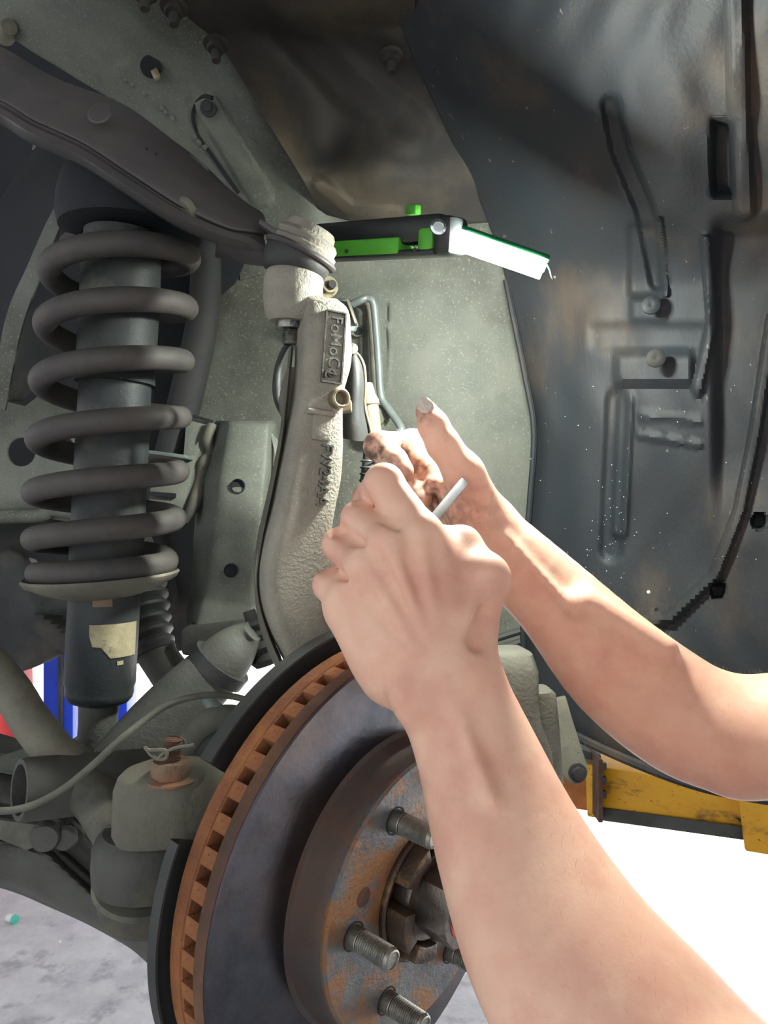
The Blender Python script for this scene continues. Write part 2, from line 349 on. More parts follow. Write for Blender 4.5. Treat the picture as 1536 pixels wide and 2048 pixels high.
# brown wheel arch bulge above
def d_arch(x, y):
    h = -.035*math.exp(-(((x-740)/95)**2+((y-340)/80)**2))-.02*math.exp(-(((x-560)/90)**2+((y-230)/120)**2))
    h += .02*math.exp(-(((x-640)/60)**2+((y-300)/50)**2))+bump_line(x, y, [(600, 60), (700, 170), (820, 260)], 60, -.008)
    h += bump_line(x, y, [(640, 370), (700, 420), (790, 432)], 22, -.006)
    return h
g = [[(230, -420, .55), (500, -420, .52), (800, -420, .50), (1000, -420, .50)], [(300, -160, .60), (500, -160, .62), (700, -160, .60), (860, -160, .60)], [(350, 0, .66), (500, 0, .70), (660, 0, .68), (830, 0, .68)],
     [(440, 90, .73), (560, 90, .77), (700, 90, .75), (850, 90, .73)], [(520, 220, .77), (640, 220, .82), (780, 220, .79), (900, 220, .76)],
     [(600, 350, .80), (700, 350, .83), (840, 350, .80), (980, 350, .79)], [(640, 425, .87), (730, 445, .85), (860, 450, .84), (1020, 440, .83)]]
arch = thing('wheel_arch', 'dark brown dusty wheel arch moulding bulging overhead at the top', 'wheel arch', W(650, 100, .75))
g_arch = g
mesh_obj('moulding', patch(g, 34, 14, .003, d_arch), M['arch'], arch)
mesh_obj('fender_light_block', extrude_poly([(-.75, .58, H+.50), (1.2, .58, H+.50), (1.2, -.02, H+.46), (-.75, -.02, H+.46)], (0, 0, .02)), M['darkplate'], arch)  # unseen fender slab added overhead to darken the wheel well

for (x, y, d) in [(290, -10, .66), (348, 22, .70), (432, 96, .745), (782, 120, .715)]:
    d = depth_on(g_arch, x, y-8)-.003+d_arch(x, y)
    b = mesh_obj('bolt', join(hexnut(W(x, y-8, d), (.05, -.25, -1), .0085, .007, flange=.012), thread(W(x, y+4, d), (.05, -.25, -1), .0045, .013)), M['arch'], arch)
# liner at the right
def d_liner(x, y):
    h = 0
    h += -.009*rectf(x, y, 1232, 1385, 706, 768, 10)-.004*rectf(x, y, 1262, 1332, 598, 640, 7)+.004*rectf(x, y, 1180, 1420, 650, 700, 12)
    h += bump_line(x, y, [(1222, 210), (1240, 300), (1290, 420), (1318, 560)], 26, .008)
    h += bump_line(x, y, [(1318, 440), (1332, 588)], 9, -.006)
    h += .006*rectf(x, y, 1258, 1320, 450, 592, 12)
    h += bump_line(x, y, [(1235, 800), (1222, 1100)], 30, .006)+bump_line(x, y, [(1252, 800), (1240, 1060)], 22, -.005)
    h += .018*rectf(x, y, 1425, 1470, 240, 390, 9)
    h += .016*sm(x, 1415, 1450)*sm(y, 420, 480)*(1-sm(y, 900, 1100))
    h += bump_line(x, y, [(1412, 480), (1425, 640), (1395, 780)], 14, -.007)
    h += bump_line(x, y, [(1470, -100), (1478, 200), (1490, 420)], 26, -.008)
    h += bump_line(x, y, [(1545, 640), (1512, 860), (1480, 1020), (1430, 1150), (1340, 1235), (1230, 1260)], 15, -.009)
    h += .012*math.exp(-(((x-1330)/120)**2+((y-1080)/150)**2))
    h += bump_line(x, y, [(1280, 870), (1400, 890)], 10, -.003)+bump_line(x, y, [(1280, 830), (1400, 842)], 9, -.003)
    for hx, hy in ((1519, 1042), (1437, 1180)): h += .02*(1-sm(math.hypot(x-hx, y-hy), 13, 18))
    h += .0012*math.sin(x*.06+2*math.sin(y*.012))*math.sin(y*.02+1)
    h += .010*math.exp(-(((x-1110)/50)**2))*sm(y, 500, 700)
    return h
dl = [0, -.045, -.095, -.145, -.185, -.25]
def row(y, x0, d0, xs=(1110, 1250, 1400, 1540, 1760), ys=None):
    r = [(x0, y, d0)]
    for i, x in enumerate(xs): r.append((x, ys[i] if ys else y, d0+dl[i+1]))
    return r
g = [row(-420, 760, .58, (900, 1100, 1300, 1540, 1800)), row(-150, 770, .66, (900, 1070, 1290, 1540, 1800)), row(40, 800, .71, (920, 1080, 1290, 1540, 1780)), row(230, 880, .76, (980, 1110, 1300, 1540, 1760)), row(400, 960, .81, (1040, 1150, 1320, 1540, 1760)),
     row(540, 1008, .84), row(640, 1026, .85), row(860, 1066, .86), row(1000, 1056, .865), row(1150, 1045, .87), row(1330, 1045, .87, ys=(1335, 1345, 1360, 1380, 1380)),
     row(1420, 1062, .87, ys=(1450, 1515, 1570, 1600, 1600))]
lin = thing('wheel_liner', 'large dark plastic wheel liner with pressed ribs and pale streaks filling the right side', 'wheel liner', W(1250, 800, .7))
mesh_obj('moulding', patch(g, 44, 24, .003, d_liner), M['liner'], lin)
mesh_obj('rivet', lathe([(0, -.002), (.0085, -.002), (.0085, .001), (.006, .0025), (.003, .003), (0, .002)], W(1302, 610, .715), (-.3, -1, 0), 20), M['liner'], lin)
mesh_obj('rivet', lathe([(0, -.002), (.0085, -.002), (.0085, .001), (.006, .0025), (.003, .003), (0, .002)], W(1312, 716, .71), (-.3, -1, 0), 20), M['arch'], lin)
mesh_obj('edge_lip', tube(Ws([(1012, 560, .845), (1028, 640, .845), (1050, 750, .852), (1068, 860, .852), (1060, 1000, .857), (1048, 1150, .862), (1048, 1330, .862), (1064, 1420, .862)]), .0035, 8), M['liner'], lin)
mesh_obj('bottom_lip', tube(Ws([(1066, 1428, .865), (1110, 1452, .82), (1250, 1518, .77), (1400, 1573, .72), (1560, 1604, .68)]), .005, 8), M['liner'], lin)
mesh_obj('stone_chip', lathe([(0, -.001), (.0018, 0), (.0016, .001), (0, .0012)], W(1297, 1184, .75), (-.3, -1, 0), 8), M['chip'], lin)
# a few grit crumbs stuck in the liner: nobody could count them
cr = []
for i in range(150):
    x = random.uniform(1060, 1530); y = random.uniform(0, 1150)
    if i < 50: x = random.gauss(1215, 22); y = random.gauss(1050, 60)
    dd = .84-(x-1040)/500*.17 if y > 500 else .70+(y/500)*.13-(x-900)/640*.17
    c = W(x, y, dd-.008+d_liner(x, y)); r = random.uniform(.0003, .0007)
    cr.append(([c+Vector((r, 0, 0)), c+Vector((-r, 0, 0)), c+Vector((0, r, 0)), c+Vector((0, -r, 0)), c+Vector((0, 0, r)), c+Vector((0, 0, -r))],
               [(0, 2, 4), (2, 1, 4), (1, 3, 4), (3, 0, 4), (2, 0, 5), (1, 2, 5), (3, 1, 5), (0, 3, 5)]))
o = mesh_obj('grit', join(*cr), M['chip'], lin); o['kind'] = 'stuff'

# ------------------------------------------------------------------ frame pieces behind the spring
sf = thing('subframe', 'dark dirty subframe block under the spring at the left edge', 'chassis part', W(100, 1300, .9))
def d_sf(x, y): return bump_line(x, y, [(20, 1120), (60, 1230), (150, 1290)], 30, -.02)+bump_line(x, y, [(300, 1050), (330, 1200)], 30, -.015)
g = [[(-300, 1000, .95), (0, 1010, .95), (150, 1010, .95), (300, 1000, .95), (440, 1000, .93), (520, 1000, .93)], [(-300, 1120, .9), (0, 1120, .9), (150, 1120, .9), (300, 1120, .92), (430, 1120, .92), (520, 1120, .92)],
     [(-300, 1230, .88), (0, 1230, .88), (140, 1230, .88), (300, 1230, .9), (420, 1230, .92), (500, 1230, .92)], [(-300, 1345, .88), (0, 1345, .88), (60, 1338, .88), (160, 1300, .9), (300, 1310, .92), (420, 1290, .92)]]
mesh_obj('casting', patch(g, 12, 12, .02, d_sf), M['darkplate'], sf)
bp = thing('frame_plate', 'grey green frame plate with a big round hole at the left edge behind the spring', 'chassis part', W(60, 1000, .86))
def plate_hole(outer, holes, d, thick, m, name, parent):
    bm = bmesh.new()
    def loop(pts):
        vs = [bm.verts.new(p) for p in pts]; return [bm.edges.new((vs[i], vs[(i+1) % len(vs)])) for i in range(len(vs))]
    es = loop([W(x, y, dd) for x, y, dd in outer])
    for (x, y, rx, ry, dd) in holes: es += loop([W(x+rx*math.cos(t), y+ry*math.sin(t), dd) for t in np.linspace(0, 2*math.pi, 25)[:-1]])
    bmesh.ops.triangle_fill(bm, edges=es, use_beauty=True)
    r = bmesh.ops.extrude_face_region(bm, geom=bm.faces[:]); bmesh.ops.translate(bm, verts=[v for v in r['geom'] if isinstance(v, bmesh.types.BMVert)], vec=(0, thick, 0))
    bm.verts.index_update(); vf = ([v.co.copy() for v in bm.verts], [tuple(v.index for v in f.verts) for f in bm.faces]); bm.free()
    return mesh_obj(name, vf, m, parent, smooth=30)
plate_hole([(-200, 790, .86), (0, 800, .86), (50, 812, .86), (90, 782, .86), (150, 800, .86), (215, 870, .86), (215, 1040, .86), (150, 1045, .86), (60, 1032, .86), (-200, 1034, .86)],
           [(42, 904, 29, 29, .86), (122, 895, 26, 24, .86), (120, 985, 22, 20, .86)], 0, .004, M['apron'], 'plate', bp)
mesh_obj('bottom_flange', tube(Ws([(-200, 1034, .855), (60, 1032, .855), (110, 1020, .855), (215, 1042, .855)]), .008, 10), M['apron'], bp)
mesh_obj('upper_gusset', extrude_poly(Ws([(84, 600, .9), (110, 640, .9), (130, 700, .9), (80, 760, .9), (40, 800, .9), (0, 800, .9), (-40, 700, .9)]), (0, .01, 0), .002), M['darkplate'], bp)
mesh_obj('upper_plate', extrude_poly(Ws([(74, 218, .93), (108, 222, .93), (150, 255, .93), (200, 300, .93), (110, 290, .93), (64, 300, .93)]), (0, .005, 0)), M['apron'], bp)
for (x, y, d) in ((20, 225, .88), (8, 70, .84)):
    mesh_obj('bolt', lathe([(0, 0), (.011, 0), (.011, .012), (.008, .016), (.008, .03), (0, .031)], W(x, y, d), (.6, -.8, -.2), 16), M['dust'], bp)
# strut tower with its light flange
st = thing('strut_tower', 'dark strut tower with a thin light flanged edge curving over the spring', 'chassis part', W(120, 700, .8))
mesh_obj('flange', patch([[(-20, 820, .77), (10, 820, .77)], [(10, 640, .76), (42, 660, .76)], [(55, 530, .75), (82, 548, .75)], [(100, 430, .74), (122, 448, .74)], [(142, 362, .735), (160, 374, .735)],
          [(172, 328, .73), (182, 340, .73)], [(220, 318, .73), (222, 326, .73)], [(262, 312, .73), (262, 318, .73)]], 3, 6, .003), M['apron'], st)
mesh_obj('tower', patch([[(-120, 860, .80), (-60, 830, .78), (0, 815, .771)], [(-100, 640, .80), (-40, 630, .78), (12, 640, .762)], [(-60, 500, .80), (10, 490, .78), (56, 530, .752)], [(0, 400, .80), (60, 390, .78), (100, 430, .742)],
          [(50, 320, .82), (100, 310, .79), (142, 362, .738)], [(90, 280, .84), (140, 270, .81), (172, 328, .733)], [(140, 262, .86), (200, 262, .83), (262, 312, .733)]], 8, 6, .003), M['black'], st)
mesh_obj('top_mount', lathe([(0, .070), (.030, .066), (.050, .058), (.060, .045), (.064, .03), (.065, .012), (.062, 0), (.05, -.004), (0, -.004)], W(262, 468, .70), (.03, 0, 1), 40), M['black'], st)
mesh_obj('top_cup', lathe([(.066, .040), (.071, .038), (.072, .02), (.068, .018)], W(262, 425, .70), (.03, 0, 1), 40, .15, 1.5), M['pipe'], st, label='teal lit metal cup above the rubber mount')
# dark tube right of the spring
o = mesh_obj('support_tube', tube(Ws([(412, 470, .84), (408, 620, .84), (380, 760, .84), (345, 900, .84), (318, 1010, .84)]), [.016, .017, .018, .018, .018], 20), M['darkplate'])
tagit(o, 'dark teal leaning tube just right of the coil spring', 'tube')
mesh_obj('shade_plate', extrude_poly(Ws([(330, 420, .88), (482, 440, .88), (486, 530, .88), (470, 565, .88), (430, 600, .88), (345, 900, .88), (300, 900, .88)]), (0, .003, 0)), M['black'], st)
# bracket right of spring
br = thing('spring_side_bracket', 'light grey welded bracket with a slot between the spring and the frame leg', 'bracket', W(380, 1000, .8))
mesh_obj('plate', extrude_poly(Ws([(372, 838, .82), (428, 845, .82), (424, 880, .82), (415, 930, .82), (398, 990, .82), (370, 1040, .80), (296, 1020, .80), (300, 975, .80), (318, 958, .80), (350, 950, .80), (366, 920, .81)]), (0, .004, 0), .001), M['apron'], br)
mesh_obj('slot', box(W(326, 989, .798), (.0135, 0, -.001), (0, 0, .0022), (0, .0012, 0)), M['black'], br)
mesh_obj('slot', box(W(406, 838, .817), (.0105, 0, -.003), (.0003, 0, .0016), (0, .0012, 0)), M['black'], br)
mesh_obj('weld_bead', tube(Ws([(424, 848, .815), (416, 880, .812), (420, 905, .812), (410, 925, .81), (402, 960, .81), (388, 1010, .80), (370, 1044, .80)]), [.005, .006, .0045, .007, .006, .0065, .004], 10), M['dust'], br)
mesh_obj('ledge', box(W(325, 909, .80), (.03, 0, -.004), (0, 0, .002), (0, .02, 0), .001), M['pipe'], br)
# frame leg with two holes
fl = thing('chassis_leg', 'pressed grey frame leg with two round holes standing left of the knuckle', 'chassis part', W(470, 1260, .76))
def ch(y, xl, x1, x2, xr, d): return [(xl-6, y, d+.05), (xl, y, d+.035), (xl+(x1-xl)*.5, y, d+.012), (x1, y, d), (x2, y, d), (x2+(xr-x2)*.6, y, d+.006), (xr, y, d+.03), (xr+4, y, d+.06)]
g = [ch(842, 438, 466, 520, 545, .80), ch(860, 430, 464, 524, 550, .79), ch(960, 405, 450, 515, 546, .775), ch(1050, 395, 440, 505, 535, .77), ch(1130, 390, 430, 490, 520, .765), ch(1190, 386, 420, 486, 514, .765), ch(1215, 380, 412, 490, 512, .755), ch(1255, 378, 400, 486, 508, .75)]
mesh_obj('channel', patch(g, 6, 10, .003), M['apron'], fl)
for (x, y, r, d) in ((476, 972, .0066, .772), (462, 1141, .0062, .762)):
    mesh_obj('hole_rim', lathe([(0, -.001), (r, -.001), (r*1.12, 0), (r*1.12, .0015), (r, .0018), (r*.98, -.0006), (0, -.0006)], W(x, y, d), (0, -1, 0), 28), M['black'], fl)
mesh_obj('side_flange', patch([[(540, 862, .80), (556, 880, .80)], [(552, 930, .79), (560, 940, .79)], [(548, 1040, .78), (556, 1050, .78)], [(524, 1130, .77), (536, 1140, .77)]], 2, 6, .003), M['apron'], fl)
mesh_obj('foot', box(W(440, 1270, .76), (.034, 0, .004), (0, 0, .014), (0, .02, 0), .005), M['castlow'], fl)
bu = thing('rubber_bush', 'ribbed black rubber bush behind the pipe end below the knuckle', 'bush', W(530, 1330, .72))
mesh_obj('bush', lathe([(0, -.03), (.014, -.03), (.017, -.026), (.014, -.02), (.018, -.016), (.015, -.010), (.018, -.004), (.014, .002), (.016, .008), (.012, .014), (0, .014)], W(527, 1300, .72), (.35, 0, -1), 28), M['rubber'], bu)
mesh_obj('bolt', lathe([(0, -.02), (.006, -.02), (.006, .022), (0, .022)], W(512, 1262, .72), (.35, 0, -1), 14), M['castlow'], bu)

# ------------------------------------------------------------------ spring and shock absorber
D = .68
ends = [430, 510, 612, 720, 835, 945, 1040, 1126, 1166]
xr_ = [385, 384, 384, 379, 374, 370, 364, 356, 350]; xl_ = [112, 104, 92, 80, 72, 65, 57, 60, 64]
pts = []; nT = len(ends)-1
def lerpl(a, t): i = min(int(t), len(a)-2); f = t-i; return a[i]*(1-f)+a[i+1]*f
for i in range(13, int(7.55*24)+1):
    t = i/24.; a = 2*math.pi*t
    y = lerpl(ends, t); cx = (lerpl(xr_, t)+lerpl(xl_, t))/2; z = (1024-y)/F*D
    r = .0575+.002*min(1, t/6)-.006*sm(t, 6.2, 6.8)
    pts.append(Vector(((cx-768)/F*D+r*math.cos(a), D-r*math.sin(a), H+z)))
spr = mesh_obj('coil_spring', tube(pts, .0103, 18, 2), M['spring'])
tagit(spr, 'thick grey brown coil spring standing at the left round the shock absorber', 'spring')
sk = thing('shock_absorber', 'dark shock absorber with an old paper label passing through the coil spring', 'shock absorber', W(200, 1500, D))
def axp(y): return W(245-(y-500)*.052, y, D)
ax = (axp(500)-axp(1400)).normalized(); mpx = D/F
def hy(y, y0): return (y0-y)*mpx
def cyl(name, y0, y1, prof, m, **k): return mesh_obj(name, lathe(prof, axp(y1), ax, 40), m, sk, **k)
L_ = hy(470, 770)
cyl('dust_tube', 470, 770, [(0, 0), (.029, 0), (.0345, .001), (.0335, .003), (.0340, L_-.05), (.033, L_), (0, L_)], M['shock'])
L_ = hy(760, 1180)
cyl('upper_body', 760, 1180, [(0, 0), (.0315, 0), (.031, .12), (.0305, L_), (0, L_)], M['shock'])
seat = [(0, -.004), (.028, -.004), (.036, -.002), (.050, .003), (.064, .010), (.0665, .014), (.065, .016), (.05, .0085), (.034, .004), (0, .004)]
mesh_obj('spring_seat', lathe(seat, W(206, 1184, D), (-.05, -.04, 1), 48), M['dust'], sk)
mesh_obj('seat_wing', extrude_poly(Ws([(56, 1116, .66), (70, 1120, .645), (105, 1150, .63), (150, 1168, .62), (150, 1182, .62), (110, 1180, .63), (75, 1150, .645)]), (0, .003, .001), .001), M['dust'], sk)
low_b = cyl('lower_body', 1178, 1405, [(0, 0), (.020, 0), (.0255, .002), (.0285, .006), (.0292, .010), (.0290, .0145), (.0302, .018), (.0305, .06), (.0302, hy(1178, 1405)), (0, hy(1178, 1405))], M['shock'])
cyl('clevis_stem', 1395, 1560, [(0, 0), (.016, 0), (.017, .01), (.0165, .05), (.0175, hy(1395, 1560)), (0, hy(1395, 1560))], M['castlow'])
def wrap(name, poly, r, m, **kw):
    """paper label wrapped on the shock body; poly in pixels of the front"""
    out = []; vs = []; fs = []
    xs = np.linspace(0, 1, 13)
    for (ya, xa, xb) in poly:
        for t in xs:
            px = xa+(xb-xa)*t; c = axp(ya); off = (px-768)/F*(D-.025)-c.x; off = max(-r*.99, min(r*.99, off))
            vs.append(Vector((c.x+off, D-math.sqrt(max(r*r-off*off, 0)), c.z)))
    n = 13
    for i in range(len(poly)-1):
        for k in range(n-1): fs.append((i*n+k, i*n+k+1, (i+1)*n+k+1, (i+1)*n+k))
    return mesh_obj(name, (vs, fs), m, low_b, **kw)
wrap('label', [(1240, 184, 268), (1262, 184, 266), (1282, 190, 265), (1284, 206, 265), (1306, 222, 264)], .0312, M['label'], label='torn tan paper label')
wrap('small_label', [(1190, 190, 226), (1206, 190, 226)], .0310, M['labelred'])
wrap('spot', [(1313, 232, 241), (1321, 232, 241)], .0310, M['label'])

# ------------------------------------------------------------------ upper control arm
uca = thing('upper_control_arm', 'curved pressed steel upper control arm sweeping from top left to the ball joint', 'control arm', W(560, 520, .60))
def r5(t, b, f, o_, d): # top edge, crest, lower edge, flange lip (each x,y)
    return [(t[0], t[1], d+.05), ((t[0]*.65+b[0]*.35), (t[1]*.65+b[1]*.35), d+.018), (b[0]*.75+t[0]*.25, b[1]*.75+t[1]*.25, d+.004), (b[0], b[1], d), (b[0]-2, b[1]+6, d+.004), (f[0], f[1], d+.003), (o_[0], o_[1], d-.004), (o_[0]-4, o_[1]+6, d+.002), (o_[0]-6, o_[1]+14, d+.03), (o_[0]-4, o_[1]+20, d+.07)]
g = [r5((-160, 20), (-190, 160), (-200, 175), (-200, 190), .64), r5((0, 92), (-20, 190), (-24, 204), (-24, 216), .625), r5((110, 155), (70, 238), (64, 250), (60, 262), .61), r5((240, 205), (170, 285), (164, 296), (160, 308), .60), r5((330, 268), (262, 345), (254, 354), (248, 365), .595),
     r5((420, 345), (366, 412), (358, 420), (352, 430), .595), r5((492, 404), (450, 452), (446, 460), (444, 468), .598), r5((524, 425), (500, 462), (498, 472), (498, 484), .60), r5((531, 442), (528, 466), (528, 478), (530, 494), .608)]
mesh_obj('arm_shell', patch(g, 6, 10, .004), M['uca'], uca)
mesh_obj('flange', patch([[(-200, 176, .637), (-200, 192, .63)], [(-24, 206, .62), (-24, 218, .614)], [(64, 252, .606), (60, 264, .60)], [(164, 298, .595), (160, 310, .589)], [(254, 356, .590), (248, 367, .585)], [(358, 420, .590), (352, 432, .585)], [(446, 458, .592), (440, 470, .588)], [(498, 474, .595), (494, 486, .592)], [(540, 500, .60), (536, 514, .595)]], 3, 8, .003), M['uca'], uca)
# front skirt seen from below
mesh_obj('skirt', patch([[(430, 446, .64), (500, 486, .615), (560, 520, .60)], [(432, 490, .655), (500, 515, .635), (560, 530, .61)], [(430, 512, .68), (490, 526, .66), (540, 532, .63)]], 8, 6, .003), M['uca'], uca)
pn = Vector((.42, -.10, .90)).normalized()
pc = W(602, 508, .60)
mesh_obj('joint_plate', lathe([(0, -.002), (.028, -.002), (.0295, -.0005), (.0295, .001), (.028, .0025), (0, .0025)], pc, pn, 40), M['uca'], uca)
pu, pv, _ = basis(pn)
e1_ = W(528, 458, .61); vdir = Vector((0, 1, .1)).normalized()
mesh_obj('joint_tongue', box((e1_+pc)/2, (pc-e1_)/2, vdir*.024, pn*.002, .001), M['uca'], uca)
bj = mesh_obj('ball_joint_cap', lathe([(0, 0), (.0262, 0), (.0268, .004), (.0245, .0055), (.0250, .010), (.0232, .0125), (.0205, .0135), (.0200, .0175), (.0185, .020), (0, .0205)], pc+pn*.002, pn, 44), M['cast'], uca)
mesh_obj('boot', lathe([(0, 0), (.018, 0), (.024, .004), (.0265, .010), (.0262, .016), (.0245, .022), (0, .026)], W(586, 556, .60), (.2, 0, 1), 36), M['rubber'], uca)
mesh_obj('bump_bolt', lathe([(0, 0), (.0085, .0), (.0105, .002), (.011, .005), (.009, .007), (.006, .008), (.0055, .02), (0, .02)], W(366, 425, .60), (.5, .5, .5), 28), M['dust'], uca, label='brown domed bolt head under the arm')
mesh_obj('stiffener', lathe([(0, 0), (.010, 0), (.009, .0012), (0, .0016)], W(200, 226, .595), (-.1, -1, .3), 24), M['uca'], uca)
for x, y in ((294, 298), (312, 308)): mesh_obj('pip', lathe([(0, 0), (.0013, 0), (.001, .0006), (0, .0006)], W(x, y, .585), (-.2, -1, .2), 8), M['black'], uca)

# ------------------------------------------------------------------ steering knuckle
kn = thing('steering_knuckle', 'tall cast steering knuckle with raised lettering in the middle, bright on its right side', 'steering knuckle', W(600, 1340, .58))
Uk = Vector((.93, .36, 0)); Nk = Vector((.36, -.93, 0))
kp = [ # centre x, y, depth, half width px (face), thickness half (m), lean
    (640, 604, .600, 30, .014), (646, 625, .598, 44, .017), (646, 670, .597, 48, .019), (645, 730, .597, 49, .020), (634, 790, .597, 44, .021), (628, 840, .597, 48, .022), (622, 900, .596, 54, .023), (614, 960, .595, 58, .024),
    (602, 1020, .592, 58, .024), (590, 1080, .59, 62, .024), (584, 1140, .588, 66, .024), (588, 1200, .586, 66, .024), (604, 1260, .584, 62, .022), (628, 1320, .582, 56, .020), (650, 1400, .58, 60, .02)]
secs = []
for x, y, d, hw, th in [tuple(q) for q in catmull(kp, 4)]:
    a = hw*d/F/.98; secs.append(section(W(x, y, d), Uk*a, Nk*th, 40, 5.0))
neck = mesh_obj('neck', loft(secs), M['cast'], kn)
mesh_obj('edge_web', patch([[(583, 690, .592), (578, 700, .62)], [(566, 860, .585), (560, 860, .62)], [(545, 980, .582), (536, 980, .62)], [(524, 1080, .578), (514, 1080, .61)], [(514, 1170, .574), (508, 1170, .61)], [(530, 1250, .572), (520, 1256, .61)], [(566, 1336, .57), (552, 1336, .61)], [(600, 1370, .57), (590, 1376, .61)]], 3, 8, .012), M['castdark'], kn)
mesh_obj('boss', lathe([(0, -.004), (.017, -.004), (.0205, .001), (.0215, .006), (.0228, .014), (.0232, .030), (.0222, .034), (.020, .036), (0, .036)], W(583, 636, .60), (.06, 0, 1), 44), M['cast'], kn)
mesh_obj('shoulder', loft([section(W(x, y, .60), Uk*a, Nk*b, 32, 2.6) for x, y, a, b in ((592, 590, .017, .014), (615, 604, .018, .017), (640, 618, .0165, .019), (656, 640, .014, .018), (662, 670, .008, .012))]), M['cast'], kn)
nu_ = thing('ball_joint_nut', 'steel hex nut with threaded stud end hanging under the upper knuckle boss', 'nut', W(581, 660, .60))
mesh_obj('nut', hexnut(W(583, 626, .60), (-.03, 0, -1), .0128, .013, flange=.0150, rot=.35), M['steel'], nu_)
mesh_obj('stud', thread(W(582, 655, .60), (-.03, 0, -1), .0066, .0135, .0018), M['steel'], nu_)
# raised lettering on the face, darker than the casting to paint in its shadow
def text_obj(name, s, org, X, Y, size, depth, m, parent):
    cu = bpy.data.curves.new('t', 'FONT'); cu.body = s; cu.size = size; cu.extrude = depth/2; cu.align_x = 'CENTER'; cu.align_y = 'CENTER'; cu.offset = size*.012; cu.space_character = 1.05
    to = bpy.data.objects.new('t', cu); sc.collection.objects.link(to); dg = bpy.context.evaluated_depsgraph_get(); dg.update()
    me = bpy.data.meshes.new_from_object(to.evaluated_get(dg)); vs = [v.co.copy() for v in me.vertices]; fs = [tuple(p.vertices) for p in me.polygons]
    bpy.data.objects.remove(to); bpy.data.meshes.remove(me)
    X = Vector(X).normalized(); Y = Vector(Y).normalized(); N = X.cross(Y)
    return mesh_obj(name, ([Vector(org)+X*v.x+Y*v.y+N*v.z for v in vs], fs), m, parent, smooth=25)
def face_pt(x, y):
    q = min(secs_c, key=lambda s: abs(s[1]-y)); d = q[2]; c = W(q[0], q[1], d)
    # intersect pixel ray with the front face plane
    n = Nk; p0 = c+n*q[4]; ray = W(x, y, 1)-Vector((0, 0, H)); o0 = Vector((0, 0, H)); t = (p0-o0).dot(n)/ray.dot(n); return o0+ray*t
secs_c = [tuple(q) for q in catmull(kp, 8)]
A_ = face_pt(670, 632); B_ = face_pt(661, 758); Xd = (B_-A_).normalized(); Yd = (Uk-Xd*Uk.dot(Xd)).normalized()
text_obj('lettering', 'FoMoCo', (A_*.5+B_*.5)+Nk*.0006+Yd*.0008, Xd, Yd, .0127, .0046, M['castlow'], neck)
for s_, (ya, yb) in (('L', (742, 758)), ('FW24AA', (900, 1000))):
    p1 = face_pt(660 if s_ == 'L' else 652, ya); p2 = face_pt(656 if s_ == 'L' else 642, yb); X1 = (p2-p1).normalized(); Y1 = (Uk-X1*Uk.dot(X1)).normalized()
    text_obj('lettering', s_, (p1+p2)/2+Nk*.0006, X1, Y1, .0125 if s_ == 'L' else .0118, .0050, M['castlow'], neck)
hl = .0272; hw_ = .0076; cc = (A_+B_)/2+Nk*.0006+Yd*.0004
for c_, u_, v_ in ((cc+Yd*hw_, Xd*hl, Yd*.0006), (cc-Yd*hw_, Xd*hl, Yd*.0006), (cc+Xd*hl, Xd*.0006, Yd*hw_), (cc-Xd*hl, Xd*.0006, Yd*hw_)):
    mesh_obj('raised_border', box(c_, u_, v_, Nk*.0022), M['castlow'], neck)  # border takes the same dark tone, shade put into its colour
mesh_obj('cast_pad', box(face_pt(643, 850), Xd*.012, Yd*.0075, Nk*.003, .0018), M['cast'], neck)
mesh_obj('cast_rib', box(face_pt(641, 826)+Nk*.001, Xd*.0022, Yd*.011, Nk*.0035, .0015), M['cast'], neck)
# sensor boss at the right edge, bolts behind
mesh_obj('sensor_boss', lathe([(.0055, -.012), (.0075, -.012), (.0075, .0), (.0062, .001), (.0052, .0), (.0050, -.008), (0, -.008)], W(683, 796, .575), (.5, -.85, 0), 28), M['zinc'], kn)
mesh_obj('side_bolt', box(W(688, 815, .60), (.006, 0, .001), (0, 0, .004), (0, .008, 0), .001), M['zinc'], kn)
mesh_obj('side_lug', loft([section(W(x, y, .61), (.006, 0, 0), (0, .012, 0), 20, 3) for x, y in ((590, 740), (580, 770), (574, 800), (576, 830), (584, 850))]), M['castdark'], kn)
mesh_obj('hub_carrier', lathe([(0, -.05), (.046, -.05), (.05, -.04), (.05, .0), (.03, .004), (0, .004)], Vector((.0265, .501, H-.2457))-Vector((.756*.996, -.655*.996, -.092))*.062, (.7527, -.652, -.092), 40), M['castdark'], kn)
# ---- lower boss of the knuckle
lb = []
for y, cx, hw, e in ((1530, 338, 62, 3), (1542, 334, 86, 3.2), (1565, 330, 90, 3.2), (1600, 328, 90, 3), (1650, 326, 90, 3), (1672, 330, 84, 3)):
    d = .50; a = hw*d/F; lb.append(section(W(cx, y, d), (a, .004, 0), (0, a*.86, 0), 40, e))
mesh_obj('lower_boss', bevel(loft(lb), .0015, 2, 50), M['castdark'], kn)
mesh_obj('lower_arm', loft([section(W(x, y, d), (0, .022, 0), (.002, 0, h), 28, 3.4) for x, y, d, h in ((345, 1600, .50, .0215), (400, 1600, .503, .022), (460, 1590, .52, .024), (540, 1590, .55, .03), (620, 1580, .57, .034))]), M['castdark'], kn)
